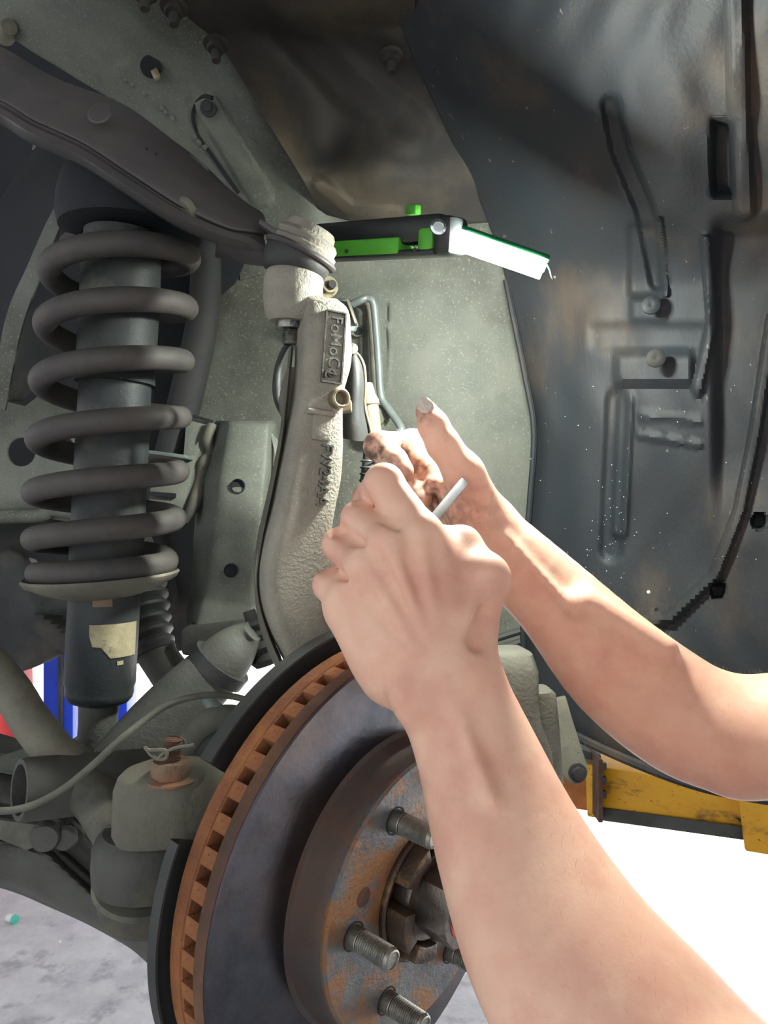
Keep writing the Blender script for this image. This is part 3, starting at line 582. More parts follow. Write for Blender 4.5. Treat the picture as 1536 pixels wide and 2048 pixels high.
# ------------------------------------------------------------------ lower ball joint, nut, pin
lj = thing('lower_ball_joint', 'greasy lower ball joint under the cast boss left of the brake disc', 'ball joint', W(300, 1800, .51))
mesh_obj('boot', lathe([(0, 0), (.036, 0), (.037, .012), (.0365, .024), (.034, .030), (.030, .034), (0, .035)], W(298, 1760, .512), (.02, 0, 1), 44), M['castlow'], lj)
mesh_obj('retaining_ring', lathe_open([(.0225, -.001), (.0345, -.001), (.0365, .002), (.0345, .004), (.0225, .004)], W(300, 1758, .506), (.02, -.35, 1), 40), M['dust'], lj)
mesh_obj('socket', lathe([(0, -.022), (.027, -.022), (.033, -.012), (.0335, .0), (0, .0)], W(300, 1772, .512), (.02, 0, 1), 40), M['castlow'], lj)
cn = thing('castle_nut', 'rusty hex nut and threaded stud on top of the cast boss left of the disc', 'nut', W(340, 1560, .48))
mesh_obj('nut', hexnut(W(341, 1560, .485), (.04, 0, 1), .0128, .0125, flange=.0150, rot=.2), M['rustnut'], cn)
mesh_obj('stud', thread(W(343, 1524, .485), (.08, 0, 1), .0058, .0155, .0019), M['rustdark'], cn)
cp = mesh_obj('cotter_pin', tube(Ws([(388, 1490, .478), (360, 1494, .476), (345, 1498, .476), (325, 1508, .474), (318, 1518, .474), (330, 1517, .474), (334, 1510, .474), (330, 1500, .474), (296, 1500, .474), (291, 1494, .474), (300, 1508, .474), (316, 1519, .474)]), .0011, 8, 5), M['dust'], cn)
mesh_obj('pin_tail', tube(Ws([(352, 1486, .49), (358, 1478, .49), (366, 1479, .49), (370, 1486, .49), (366, 1488, .49)]), .0011, 8, 5), M['dust'], cn)

# ------------------------------------------------------------------ brake disc, hub, shield, caliper in the wheel's own frame
az, el = .8572, -.0922
av = Vector((math.sin(az)*math.cos(el), -math.cos(az)*math.cos(el), math.sin(el)))
uv = Vector((0, 0, 1)).cross(av).normalized(); vv = av.cross(uv)
R3 = Matrix((uv, vv, av)).transposed(); WC = Vector((.0265, .501, H-.2457))
Z = Vector((0, 0, 1)); X3 = Vector((1, 0, 0))
def L(prof, n=96, **k): return lathe(prof, (0, 0, 0), Z, n, ref=X3, **k)
def LO(prof, n=96, **k): return lathe_open(prof, (0, 0, 0), Z, n, ref=X3, **k)
# ref X3 gives u = X x Z = -Y, so angles are measured from -Y; helper for true polar placement:
def pol(r, th, z): return Vector((r*math.cos(th), r*math.sin(th), z))
ro = thing('brake_disc', 'large vented brake disc with a rusty orange rim and dark face in the foreground', 'brake disc', WC, R3)
s1, tt, RO = .0262, .0325, .153
mesh_obj('outer_plate', LO([(.0953, -s1), (RO-.001, -s1), (RO, -s1-.001), (RO, -s1-.0105), (RO-.001, -s1-.0112), (.09, -s1-.0112)]), M['disc'], ro, True, 30)
mesh_obj('inner_plate', LO([(.09, -s1-.0215), (RO-.001, -s1-.0215), (RO, -s1-.0225), (RO, -s1-tt+.001), (RO-.001, -s1-tt), (.09, -s1-tt)]), M['rust'], ro, True, 30)
mesh_obj('rusty_rim', LO([(RO-.001, -s1-.0012), (RO+.0003, -s1-.0015), (RO+.0003, -s1-.0102), (RO-.001, -s1-.0106)]), M['rustdark'], ro, True, 30, label='brown rusty edge of the outer plate')
mesh_obj('rusty_rim', LO([(RO-.001, -s1-.022), (RO+.0003, -s1-.0225), (RO+.0003, -s1-tt+.001), (RO-.001, -s1-tt+.0005)]), M['rust'], ro, True, 30)
vane = None; nV = 52
for i in range(nV):
    th = 2*math.pi*i/nV
    if vane is None:
        prof = [(.100, -.0024), (.150, -.0052), (.1526, -.0050), (.1526, .0046), (.150, .0050), (.100, .0024)]
        vane = mesh_obj('vane', extrude_poly([Vector((x, y, -s1-.0218)) for x, y in prof], (0, 0, .0109)), M['rust'], ro, True, 30); v_ = vane
    else:
        v_ = vane.copy(); sc.collection.objects.link(v_); v_.parent = ro
    v_.rotation_euler = (0, 0, th)
mesh_obj('hat_side', LO([(.0955, -s1-.004), (.0985, -s1), (.0955, -s1+.0015), (.0945, -s1+.004), (.0930, -.010), (.0915, -.004), (.0905, -.0022), (.088, -.004), (.088, -s1-.004)]), M['hat'], ro, True, 30, label='dull brown side of the disc hat')
hp = [(.0442, -.0008), (.0452, 0), (.0895, 0), (.0912, -.0015), (.0912, -.004), (.086, -.006), (.0442, -.006)]
mesh_obj('hat_face', LO(hp), M['hatface'], ro, True, 30, label='grey hat face with brown rust patches')
mesh_obj('locating_hole', lathe([(0, -.002), (.0052, -.002), (.0058, 0), (.0056, .0004), (.0046, .0005), (.0040, .0002), (0, .0002)], pol(.0635, math.radians(163), 0), Z, 20), M['rustdark'], ro, True)
# shield
sh = thing('dust_shield', 'thin dark dust shield showing as a rim behind the rusty disc edge', 'dust shield', WC, R3)
def arc(r0, r1, z0, z1, a0, a1, n=60):
    vs = []; pr = [(r0, z0), (r1-.003, z0), (r1, z0+.002), (r1, z1), (r1-.0015, z1), (r1-.0015, z0+.003), (r1-.004, z0+.0015), (r0, z0+.0015)]; m = n+1; fs = []
    for r, z in pr:
        for k in range(m): vs.append(pol(r, math.radians(a0+(a1-a0)*k/n), z))
    q = len(pr)
    for i in range(q):
        for k in range(n): j = (i+1) % q; fs.append((i*m+k, i*m+k+1, j*m+k+1, j*m+k))
    fs += [tuple(i*m for i in range(q)), tuple(i*m+n for i in range(q))]; return vs, fs
mesh_obj('shield_plate', arc(.09, .163, -.074, -.062, 64, 143), M['rubber'], sh, True, 30)
mesh_obj('shield_plate', arc(.12, .161, -.070, -.060, 159, 262), M['rubber'], sh, True, 30)
# hub
hb = thing('wheel_hub', 'greasy wheel hub with rusty castellated ring and wheel studs at the disc centre', 'wheel hub', WC, R3)
mesh_obj('hub_flange', L([(0, -.020), (.078, -.020), (.078, -.0065), (0, -.0065)], 60), M['rustdark'], hb, True, 30)
mesh_obj('pilot_bore', LO([(.034, -.006), (.0438, -.006), (.0438, .0015), (.0425, .003), (.040, .002), (.036, -.002)], 60), M['greasy'], hb, True, 30)
for k in range(6):
    th0 = math.radians(12+60*k); pp = []
    for t in np.linspace(-.34, .34, 7): pp.append(pol(.0405, th0+t, -.006))
    for t in np.linspace(.34, -.34, 7): pp.append(pol(.0300, th0+t, -.006))
    mesh_obj('castle_lug', extrude_poly(pp, (0, 0, .0225 if k % 2 else .019), .0012), M['greasy'], hb, True, 30)
ph = 2.1295; stud0 = None
for k in range(6):
    th = ph+k*math.pi/3; c = pol(.0675, th, 0)
    if stud0 is None: stud0 = mesh_obj('wheel_stud', join(lathe([(0, -.006), (.0069, -.006), (.0069, .006), (.0066, .0065), (0, .0065)], (0, 0, 0), Z, 24), thread((0, 0, 0), Z, .0068, .0305, .0015, z0=.0065)), M['steel'], hb, True, 30); s_ = stud0
    else: s_ = stud0.copy(); sc.collection.objects.link(s_); s_.parent = hb
    s_.location = c
    mesh_obj('stud_hole', lathe_open([(.0071, -.0025), (.0082, -.0025), (.0088, .0003), (.0078, .0003)], c, Z, 24), M['black'], hb, True)
an = thing('axle_nut', 'large hex axle nut with a red paint ring in the centre of the hub', 'nut', WC, R3)
mesh_obj('washer', L([(0, -.004), (.028, -.004), (.0288, .006), (.028, .0085), (0, .0085)], 48), M['axnut'], an, True, 30)
anut = mesh_obj('nut', hexnut((0, 0, .0085), Z, .0250, .0245, ref=X3, rot=.25), M['axnut'], an, True, 30)
mesh_obj('paint_ring', LO([(.0128, .0329), (.0165, .0329), (.0165, .0334), (.0128, .0334)], 48), M['red'], anut, True, 30, label='red paint ring')
mesh_obj('axle_end', L([(0, .01), (.0105, .01), (.0105, .038), (.0095, .0395), (.006, .0395), (.004, .037), (0, .037)], 36), M['axnut'], an, True, 30)
# caliper + bracket
ca = thing('brake_caliper', 'grey cast brake caliper behind the forearm at the rear of the disc', 'brake caliper', W(1050, 1560, .68))
secs2 = []
for x, y, d, a, b in ((1012, 1296, .66, .014, .016), (1012, 1306, .658, .022, .02), (1022, 1340, .655, .0225, .022), (1026, 1400, .655, .021, .024), (1032, 1440, .655, .020, .024), (1040, 1500, .655, .026, .024), (1050, 1600, .66, .026, .024)):
    secs2.append(section(W(x, y, d), (a, .003, 0), (0, b, 0), 28, 3.5))
mesh_obj('body', bevel(loft(secs2), .001, 1, 50), M['castdark'], ca)
secs2 = [section(W(x, y, d), (a, .004, 0), (0, .018, 0), 28, 3.2) for x, y, d, a in ((1078, 1378, .68, .010), (1080, 1386, .68, .0135), (1086, 1440, .68, .0135), (1094, 1520, .68, .0125), (1100, 1620, .68, .012))]
mesh_obj('bracket', loft(secs2), M['castdark'], ca)
mesh_obj('guide_pin', lathe([(0, 0), (.005, 0), (.005, .03), (0, .03)], W(1062, 1372, .68), (-1, .1, .2), 16), M['castlow'], ca)
mesh_obj('top_ledge', box(W(985, 1310, .66), (.014, 0, -.001), (0, 0, .004), (0, .014, 0), .001), M['darkplate'], ca)
pr_ = thing('panel_rail', 'thin dark rail with light edges seen between the two forearms', 'rail', W(1010, 1270, .80))
for dy in (0, 22): mesh_obj('rail', tube(Ws([(930, 1296+dy, .80), (1040, 1262+dy, .80)]), .004, 8), M['rubber'], pr_)

# ------------------------------------------------------------------ lower arm, axle, bars
lca = thing('lower_control_arm', 'heavy dirty cast lower control arm filling the lower left corner', 'control arm', W(150, 1900, .56))
g = [[(-200, 1450, .72), (0, 1478, .70), (110, 1540, .67), (200, 1640, .62), (300, 1760, .56), (340, 1800, .54)], [(-200, 1560, .60), (0, 1560, .60), (110, 1600, .59), (180, 1680, .56), (280, 1790, .53), (350, 1830, .52)],
     [(-200, 1690, .55), (0, 1690, .56), (100, 1720, .55), (200, 1780, .54), (290, 1840, .52), (360, 1880, .52)], [(-200, 1760, .55), (0, 1755, .56), (100, 1790, .55), (200, 1840, .54), (290, 1890, .52), (380, 1960, .52)],
     [(-200, 1730, .60), (0, 1776, .60), (100, 1815, .59), (200, 1862, .58), (290, 1922, .56), (380, 2040, .56)]]
def d_lca(x, y): return bump_line(x, y, [(0, 1640), (120, 1680), (240, 1790)], 40, .018)-.02*math.exp(-(((x-120)/40)**2+((y-1660)/35)**2))
mesh_obj('casting', patch(g, 14, 14, .012, d_lca), M['castlow'], lca)
mesh_obj('pivot_tube', lathe_open([(.017, 0), (.0205, .0), (.0215, .003), (.0215, .09), (.017, .09)], W(38, 1580, .53), (.75, .62, -.12), 40), M['castlow'], lca)
mesh_obj('top_plate', extrude_poly(Ws([(-150, 1500, .62), (0, 1512, .62), (130, 1470, .63), (190, 1500, .62), (140, 1580, .60), (80, 1560, .60), (0, 1545, .60), (-150, 1540, .60)]), (0, .005, -.002), .001), M['apron'], lca)
mesh_obj('side_plate', extrude_poly(Ws([(-100, 1630, .545), (0, 1640, .545), (78, 1650, .545), (80, 1690, .545), (52, 1702, .545), (0, 1680, .545), (-100, 1665, .545)]), (0, .005, 0), .001), M['dust'], lca)
mesh_obj('bolt_head', lathe([(0, 0), (.010, 0), (.011, .004), (.009, .009), (0, .010)], W(94, 1668, .545), (.2, -1, 0), 20), M['castlow'], lca)
mesh_obj('bolt_head', lathe([(0, 0), (.008, 0), (.009, .004), (.007, .007), (0, .008)], W(132, 1672, .55), (.2, -1, 0), 20), M['castlow'], lca)
sb = mesh_obj('stabilizer_bar', tube(Ws([(-160, 1180, .66), (0, 1352, .60), (60, 1440, .58), (130, 1530, .56), (200, 1610, .54), (250, 1690, .53)]), [.0135, .0145, .0145, .015, .0165, .0175], 28), M['dust'])
tagit(sb, 'light dusty round bar slanting down from the left edge to the ball joint', 'bar')
fk = thing('shock_fork_tube', 'big dark slanted tube with a pinched upper end crossing behind the cable', 'tube', W(240, 1560, .66))
Pk = Ws([(506, 1262, .70), (490, 1275, .70), (462, 1305, .695), (420, 1350, .69), (350, 1420, .68), (280, 1500, .67), (200, 1600, .66)]); 
secs3 = []
for i, (p, hw) in enumerate(zip(Pk, (.010, .016, .0225, .026, .029, .031, .031))):
    t = (Pk[min(i+1, 6)]-Pk[max(i-1, 0)]).normalized(); u, v, _ = basis(t, (0, 1, 0)); secs3.append(section(p, u*hw, v*(.022 if i < 2 else .028), 32, 2.2))
q_ = catmull([tuple(x for v in s for x in v) for s in secs3], 4)
mesh_obj('tube', loft([[Vector(q[i*3:i*3+3]) for i in range(32)] for q in q_]), M['castlow'], fk)
mesh_obj('end_collar', lathe_open([(.0215, 0), (.0285, 0), (.0285, .012), (.0215, .012)], W(446, 1322, .69), (-.62, 0, -.78), 36), M['rubber'], fk)
dx = thing('drive_shaft', 'drive shaft with ribbed rubber boot just right of the shock absorber', 'drive shaft', W(340, 1400, .76))
da = (W(262, 1150, .80)-W(350, 1400, .76)).normalized()
bp_ = [(0, 0), (.019, 0)]; z = .002
for i in range(7):
    r = .020+.0024*i; bp_ += [(r+.0030, z+.003), (r+.0034, z+.006), (r-.0005, z+.0105)]; z += .012
bp_ += [(.036, z+.004), (.036, z+.03), (0, z+.03)]
dboot = mesh_obj('boot', lathe(bp_, W(308, 1305, .765), da, 44), M['rubber'], dx)
mesh_obj('clamp', lathe([(.0205, 0), (.0225, 0), (.0225, .006), (.0205, .006)], W(308, 1308, .765), da, 40), M['darkplate'], dboot)
mesh_obj('shaft', tube([W(300, 1290, .765), W(345, 1355, .76), W(400, 1440, .74), W(470, 1540, .70)], [.0185, .0195, .0195, .0195], 26), M['castlow'], dx)
o = mesh_obj('sensor_cable', tube(Ws([(-60, 1612, .50), (0, 1622, .50), (60, 1612, .505), (120, 1582, .51), (180, 1535, .51), (240, 1480, .515), (290, 1440, .53), (340, 1408, .54), (400, 1392, .55), (460, 1392, .56), (520, 1410, .56), (560, 1440, .56)]), .0024, 12, 8), M['hose'])
tagit(o, 'thin dusty cable looping across the lower left in front of the tubes', 'cable')
hs = thing('rubber_hose', 'curved dark hose with pale collar between the slanted tube and the disc', 'hose', W(440, 1480, .62))
mesh_obj('hose', tube(Ws([(372, 1560, .60), (380, 1500, .60), (410, 1455, .60), (450, 1440, .60), (490, 1446, .60)]), [.009, .011, .012, .012, .012], 20), M['hose'], hs)
mesh_obj('inner_hose', tube(Ws([(400, 1560, .59), (410, 1510, .59), (440, 1480, .59), (480, 1480, .59)]), .008, 16), M['rubber'], hs)
mesh_obj('clamp_band', tube(Ws([(418, 1400, .62), (440, 1425, .60), (470, 1432, .60)]), .006, 12), M['pipe'], hs)
o = mesh_obj('frame_bar', box(W(300, 1490, .80), (.075, 0, .010), (0, 0, .022), (0, .02, 0), .004), M['apron']); tagit(o, 'grey cross bar low behind the shock stem', 'bar')
# thin black cable left of the knuckle
o = mesh_obj('black_cable', tube(Ws([(588, 680, .62), (572, 695, .63), (558, 730, .64), (553, 770, .64), (556, 800, .64), (566, 825, .63), (580, 850, .62)]), [.002, .0025, .003, .0035, .0035, .003, .0025], 10), M['rubber'])
tagit(o, 'short black cable bowed left of the knuckle neck', 'cable')

# ------------------------------------------------------------------ brake line and brackets right of the knuckle
bl = thing('brake_line', 'bent grey brake pipes with bracket and bolts on the apron right of the knuckle', 'pipe', W(760, 860, .84))
mesh_obj('pipe', tube(Ws([(706, 608, .84), (722, 600, .835), (734, 596, .835), (746, 604, .835), (751, 640, .84), (757, 720, .84), (762, 790, .84), (775, 815, .835), (796, 845, .825), (803, 860, .82), (796, 866, .82)]), .0042, 14, 8), M['pipe'], bl)
mesh_obj('pipe', tube(Ws([(706, 608, .845), (728, 604, .86), (738, 616, .87), (742, 650, .872), (748, 760, .872), (752, 830, .87)]), .0032, 12, 8), M['dust'], bl)
mesh_obj('bracket_plate', extrude_poly(Ws([(662, 602, .80), (694, 598, .80), (712, 648, .80), (706, 662, .80), (690, 664, .80), (680, 640, .80)]), (.003, .004, 0), .001), M['pipe'], bl)
mesh_obj('bracket_edge', box(W(703, 625, .795), (.0045, 0, -.0125), (.001, 0, .0004), (0, .006, 0), .0004), M['zinc'], bl)
mesh_obj('bolt', hexnut(W(690, 632, .795), (-.2, -1, 0), .006, .006), M['steel'], bl)
mesh_obj('tab', extrude_poly(Ws([(692, 662, .875), (706, 650, .875), (724, 650, .875), (726, 672, .875), (712, 674, .875)]), (0, .003, 0)), M['apron'], bl)
mesh_obj('tab_hole', lathe([(0, 0), (.0042, 0), (.0042, .0006), (0, .0006)], W(717, 662, .873), (0, -1, 0), 16), M['black'], bl)
mesh_obj('stand_bolt', hexnut(W(756, 833, .845), (-.1, -1, 0), .010, .004, flange=.013), M['apron'], bl)
pb = thing('panel_bolt', 'bright hex bolt with washer on the panel just right of the ball joint', 'bolt', W(660, 570, .86))
mesh_obj('washer', lathe([(0, 0), (.0125, 0), (.0125, .002), (0, .002)], W(654, 574, .865), (.25, -.95, 0), 24), M['zinc'], pb)
mesh_obj('nut', hexnut(W(656, 573, .862), (.35, -.9, 0), .0098, .008), M['zinc'], pb)
mesh_obj('stud', lathe([(0, 0), (.0045, 0), (.0045, .008), (0, .008)], W(661, 572, .853), (.35, -.9, 0), 14), M['rubber'], pb)
hd = thing('hose_shield', 'dark teardrop shaped hose shield with bright edge right of the knuckle', 'shield', W(710, 880, .66))
g = [[(694, 705, .66), (702, 703, .655), (710, 705, .655), (716, 712, .66)], [(690, 730, .66), (702, 728, .65), (716, 730, .65), (727, 735, .66)], [(687, 770, .66), (700, 770, .648), (718, 770, .648), (731, 772, .66)],
     [(684, 810, .66), (698, 810, .648), (716, 810, .648), (730, 812, .66)], [(680, 850, .66), (694, 850, .648), (716, 850, .648), (738, 852, .66)], [(678, 874, .66), (694, 878, .65), (716, 882, .65), (744, 880, .66)]]
mesh_obj('shield', patch(g, 6, 8, .003), M['rubber'], hd)
mesh_obj('bright_edge', tube(Ws([(704, 703, .658), (717, 710, .658), (728, 732, .658), (731, 770, .658), (730, 812, .658), (740, 855, .658), (745, 880, .658)]), .0013, 8, 6), M['zinc'], hd)
mesh_obj('bolt', lathe([(0, 0), (.005, 0), (.005, .006), (0, .007)], W(702, 701, .655), (.2, -1, .1), 16), M['steel'], hd)
bh = thing('brake_hose', 'brake hose with pale fitting rising from behind the gripping fingers', 'hose', W(735, 1010, .66))
mesh_obj('fitting', lathe([(0, 0), (.009, 0), (.009, .03), (.010, .031), (.010, .035), (.0075, .04), (.006, .05), (0, .05)], W(745, 880, .68), (-.12, 0, 1), 26), M['zinc'], bh)
mesh_obj('hose', tube(Ws([(745, 875, .68), (738, 930, .67), (732, 990, .665), (730, 1060, .66), (760, 1200, .66)]), .0062, 16), M['rubber'], bh)
for i in range(5): mesh_obj('crimp_ring', lathe_open([(.006, 0), (.0072, .001), (.006, .002)], W(736-i*.8, 925+i*13, .668), (.08, 0, 1), 20), M['steel' if i == 0 else 'rubber'], bh)

# ------------------------------------------------------------------ work lamp
wl = thing('work_lamp', 'black and green cordless work lamp with a glaring white light bar under the arch', 'lamp', W(800, 520, .68))
P0 = W(610, 492, .72); P1 = W(900, 474, .615); axl = (P1-P0).normalized(); up = Vector((0, -.2, .95)); up = (up-axl*up.dot(axl)).normalized(); sd = axl.cross(up).normalized()
if sd.y > 0: sd = -sd
Lh = (P1-P0).length/2; cen = (P0+P1)/2
def lam(name, s, u0, w0, Ls, Us, Ss, m, b=.002, **k): # centre offsets along axis, up, toward camera
    return mesh_obj(name, box(cen+axl*s+up*u0+sd*w0, axl*Ls, up*Us, sd*Ss, b), m, wl, **k)
lam('body', 0, .006, 0, Lh, .0110, .014, M['lampblack'], .005)
lam('green_side', -.014, -.0062, .006, Lh-.026, .0068, .0102, M['green'], .002)
lam('under_tray', 0, -.0120, .002, Lh-.004, .0025, .0135, M['lampblack'], .002)
lam('green_cap', Lh-.014, -.003, .008, .008, .0100, .0075, M['green'], .004)
lam('head_joint', Lh+.002, 0, .002, .009, .0148, .0132, M['lampblack'], .005)
mesh_obj('switch', box(W(826, 420, .655), axl*.006, up*.004, sd*.004, .0015), M['green'], wl)
mesh_obj('pivot_screw', lathe([(0, 0), (.0062, 0), (.0062, .002), (.0042, .0024), (.004, .001), (0, .001)], W(876, 455, .595), (.1, -1, 0), 20), M['chrome'], wl)
for x, y in ((693, 503), (830, 500)): mesh_obj('case_screw', lathe([(0, 0), (.0018, 0), (.0018, .001), (0, .001)], W(x, y, .655 if x < 750 else .617), (0, -1, 0), 10), M['lampblack'], wl)
Q0 = W(914, 480, .612); Q1 = W(1086, 540, .608); al = (Q1-Q0).normalized(); nl = Vector((-.35, -.40, -.85)); nl = (nl-al*nl.dot(al)).normalized(); wl_ = al.cross(nl).normalized()
cl = (Q0+Q1)/2; hl_ = (Q1-Q0).length/2
mesh_obj('bar_housing', box(cl-nl*.0068, al*(hl_+.002), wl_*.0085, nl*.003, .002), M['darkgreen'], wl)
mesh_obj('light_bar', box(cl, al*hl_, wl_*.0072, nl*.0038, .0005), M['led'], wl, label='glaring white light bar')
mesh_obj('hook', tube(Ws([(1092, 524, .600), (1100, 540, .600), (1104, 556, .600), (1108, 558, .600), (1110, 552, .600)]), .0007, 6), M['chrome'], wl)

# ------------------------------------------------------------------ workshop behind
ya = thing('vehicle_hoist', 'chipped yellow vehicle lift arm crossing the bright floor at the right', 'hoist', W(1350, 1650, 1.15))
def quadbox(a, b, hz0, hz1, hy): # tapered box along a->b
    a, b = Vector(a), Vector(b); t = (b-a).normalized(); s = t.cross(Vector((0, 0, 1))).normalized(); u = s.cross(t)
    return bevel(loft([[a-s*hy-u*hz0, a+s*hy-u*hz0, a+s*hy+u*hz0, a-s*hy+u*hz0], [b-s*hy-u*hz1, b+s*hy-u*hz1, b+s*hy+u*hz1, b-s*hy+u*hz1]]), .004, 2)
mesh_obj('arm_tube', quadbox(W(1190, 1562, 1.13), W(1500, 1610, 1.02), .038, .031, .045), M['yellow'], ya)
mesh_obj('worn_top', quadbox(W(1192, 1510, 1.135), W(1400, 1548, 1.06), .0015, .0015, .043), M['yellowtop'], ya, label='worn brown top of the arm')
mesh_obj('worn_strip', quadbox(W(1192, 1626, 1.084), W(1498, 1668, .974), .0095, .0085, .0012), M['castlow'], ya, label='scraped dark lower edge')
mesh_obj('inner_arm', quadbox(W(1080, 1560, 1.18), W(1192, 1575, 1.13), .026, .026, .03), M['orange'], ya)
mesh_obj('collar', quadbox(W(1504, 1622, 1.01), W(1720, 1650, .93), .036, .036, .05), M['yellow'], ya)
mesh_obj('collar_gusset', extrude_poly(Ws([(1476, 1640, .98), (1512, 1645, .98), (1512, 1672, .98)]), (0, .05, 0)), M['castlow'], ya)
mesh_obj('end_plate', box(W(1184, 1560, 1.10), (.003, 0, 0), (0, 0, .043), (0, .045, 0), .001), M['rustdark'], ya)
mesh_obj('pad_bracket', box(W(1172, 1500, 1.12), (.014, 0, -.004), (0, 0, .006), (0, .03, 0), .002), M['castlow'], ya)
for i in range(3): mesh_obj('tooth', box(W(1202, 1532+i*28, 1.075), (.007, 0, 0), (0, 0, .005), (0, .004, 0), .001), M['castlow'], ya)
lk = thing('drop_link', 'grey strap link with a round bolt in front of the lift arm end', 'link', W(1150, 1560, .72))
P_ = [W(1122, 1440, .73), W(1150, 1540, .715)]; t_ = (P_[1]-P_[0]).normalized(); n_ = Vector((.1, -1, 0)).normalized(); s_2 = t_.cross(n_).normalized()
poly = [P_[0]+s_2*.011-t_*.02, P_[0]+s_2*.011]+[P_[1]+s_2*.0125*math.cos(a)+t_*.0125*math.sin(a) for a in np.linspace(0, math.pi, 12)]+[P_[0]-s_2*.011, P_[0]-s_2*.011-t_*.02]
mesh_obj('strap', extrude_poly(poly, (0, .006, 0), .0012), M['dust'], lk)
mesh_obj('bolt', lathe([(0, 0), (.0085, 0), (.0085, .003), (.0058, .0035), (.0055, .006), (0, .0065)], W(1154, 1544, .708), (.1, -1, 0), 24), M['darkplate'], lk)
for i, (x, d, wd, lab) in enumerate(((130, 3.2, .062, 'blue lift post nearer the left edge, left of the shock absorber'), (232, 3.6, .075, 'blue lift post seen just right of the shock stem'))):
    po = thing('lift_post', lab, 'post', (W(x, 1024, d).x, d, 0), group=None)
    X = W(x, 1024, d).x
    mesh_obj('column', box((X, d, 1.2), (wd, 0, 0), (0, .07, 0), (0, 0, 1.2), .008), M['blue'], po)
    mesh_obj('base_plate', box((X, d, .012), (.11, 0, 0), (0, .14, 0), (0, 0, .012), .003), M['blue'], po)
    mesh_obj('web', box((X+.014, d-.075, 1.2), (.008, 0, 0), (0, .008, 0), (0, 0, 1.18), .002), M['darkplate'], po)
rd = thing('red_cabinet', 'red metal cabinet corner at the left edge behind the car', 'cabinet', (W(-90, 1024, 3).x, 3.1, 0))
X = W(-95, 1024, 3).x-.02
mesh_obj('cabinet', bevel(loft([[Vector((X-.28, 3.0, 0)), Vector((X+.23, 3.0, 0)), Vector((X+.23, 3.3, 0)), Vector((X-.28, 3.3, 0))], [Vector((X-.28, 3.0, 1.0)), Vector((X+.19, 3.0, 1.0)), Vector((X+.19, 3.3, 1.0)), Vector((X-.28, 3.3, 1.0))]]), .01), M['redpaint'], rd)
mesh_obj('top', box((X-.04, 3.15, .99), (.25, 0, 0), (0, .16, 0), (0, 0, .012), .004), M['redpaint'], rd)
# scraps on the floor
def fl_pt(px, py): d = H*F/(py-1024); return Vector(((px-768)/F*d, d, 0))
sc0 = thing('plastic_cap', 'small white and teal plastic cap lying on the concrete at the left edge', 'cap', fl_pt(20, 1845))
c0 = fl_pt(16, 1842)
mesh_obj('cap', lathe([(0, 0), (.012, 0), (.014, .012), (.012, .03), (0, .032)], c0+Vector((0, 0, .013)), (1, -.5, 0), 20), M['chip'], sc0)
mesh_obj('rim', lathe([(0, 0), (.0145, 0), (.0145, .012), (0, .013)], c0+Vector((.026, -.013, .014)), (1, -.5, 0), 20), M['chipteal'], sc0)
scr = [(118, 1885, 'near the left edge'), (278, 1930, 'close to the disc'), (258, 1892, 'between the control arm edge and the disc'), (200, 1838, 'just below the control arm')]
for (x, y, t_x) in scr:
    c = fl_pt(x, y); r = .009 if x in (278, 118) else .005
    vs = [c+Vector((random.uniform(-1, 1)*r, random.uniform(-1, 1)*r, z_)) for z_ in (0, 0, 0, 0, r*.8, r*.7)]
    bm = bmesh.new(); [bm.verts.new(v) for v in vs]; bmesh.ops.convex_hull(bm, input=bm.verts); bm.verts.index_update()
    bm.verts.ensure_lookup_table(); vf = ([v.co.copy() for v in bm.verts], [tuple(v.index for v in f.verts) for f in bm.faces]); bm.free()
    o = mesh_obj('scrap', vf, M['chip'], smooth=0); tagit(o, 'small pale scrap on the concrete '+t_x, 'debris', 'scraps on the workshop floor')

# tool held in the hands
tl = thing('flat_wrench', 'thin pale flat steel tool held between the two hands', 'wrench', W(900, 1000, .50))
a_, b_ = W(929, 962, .525), W(775, 1150, .468); t_ = (b_-a_).normalized(); s_3 = t_.cross(Vector((0, -1, 0))).normalized(); n3 = s_3.cross(t_)
mesh_obj('shank', box((a_+b_)/2, (b_-a_)/2, s_3*.0032, n3*.0016, .0008), M['tool'], tl)
mesh_obj('ring_end', lathe_open([(.004, -.003), (.008, -.003), (.008, .003), (.004, .003)], b_+t_*.006, n3, 24), M['tool'], tl)
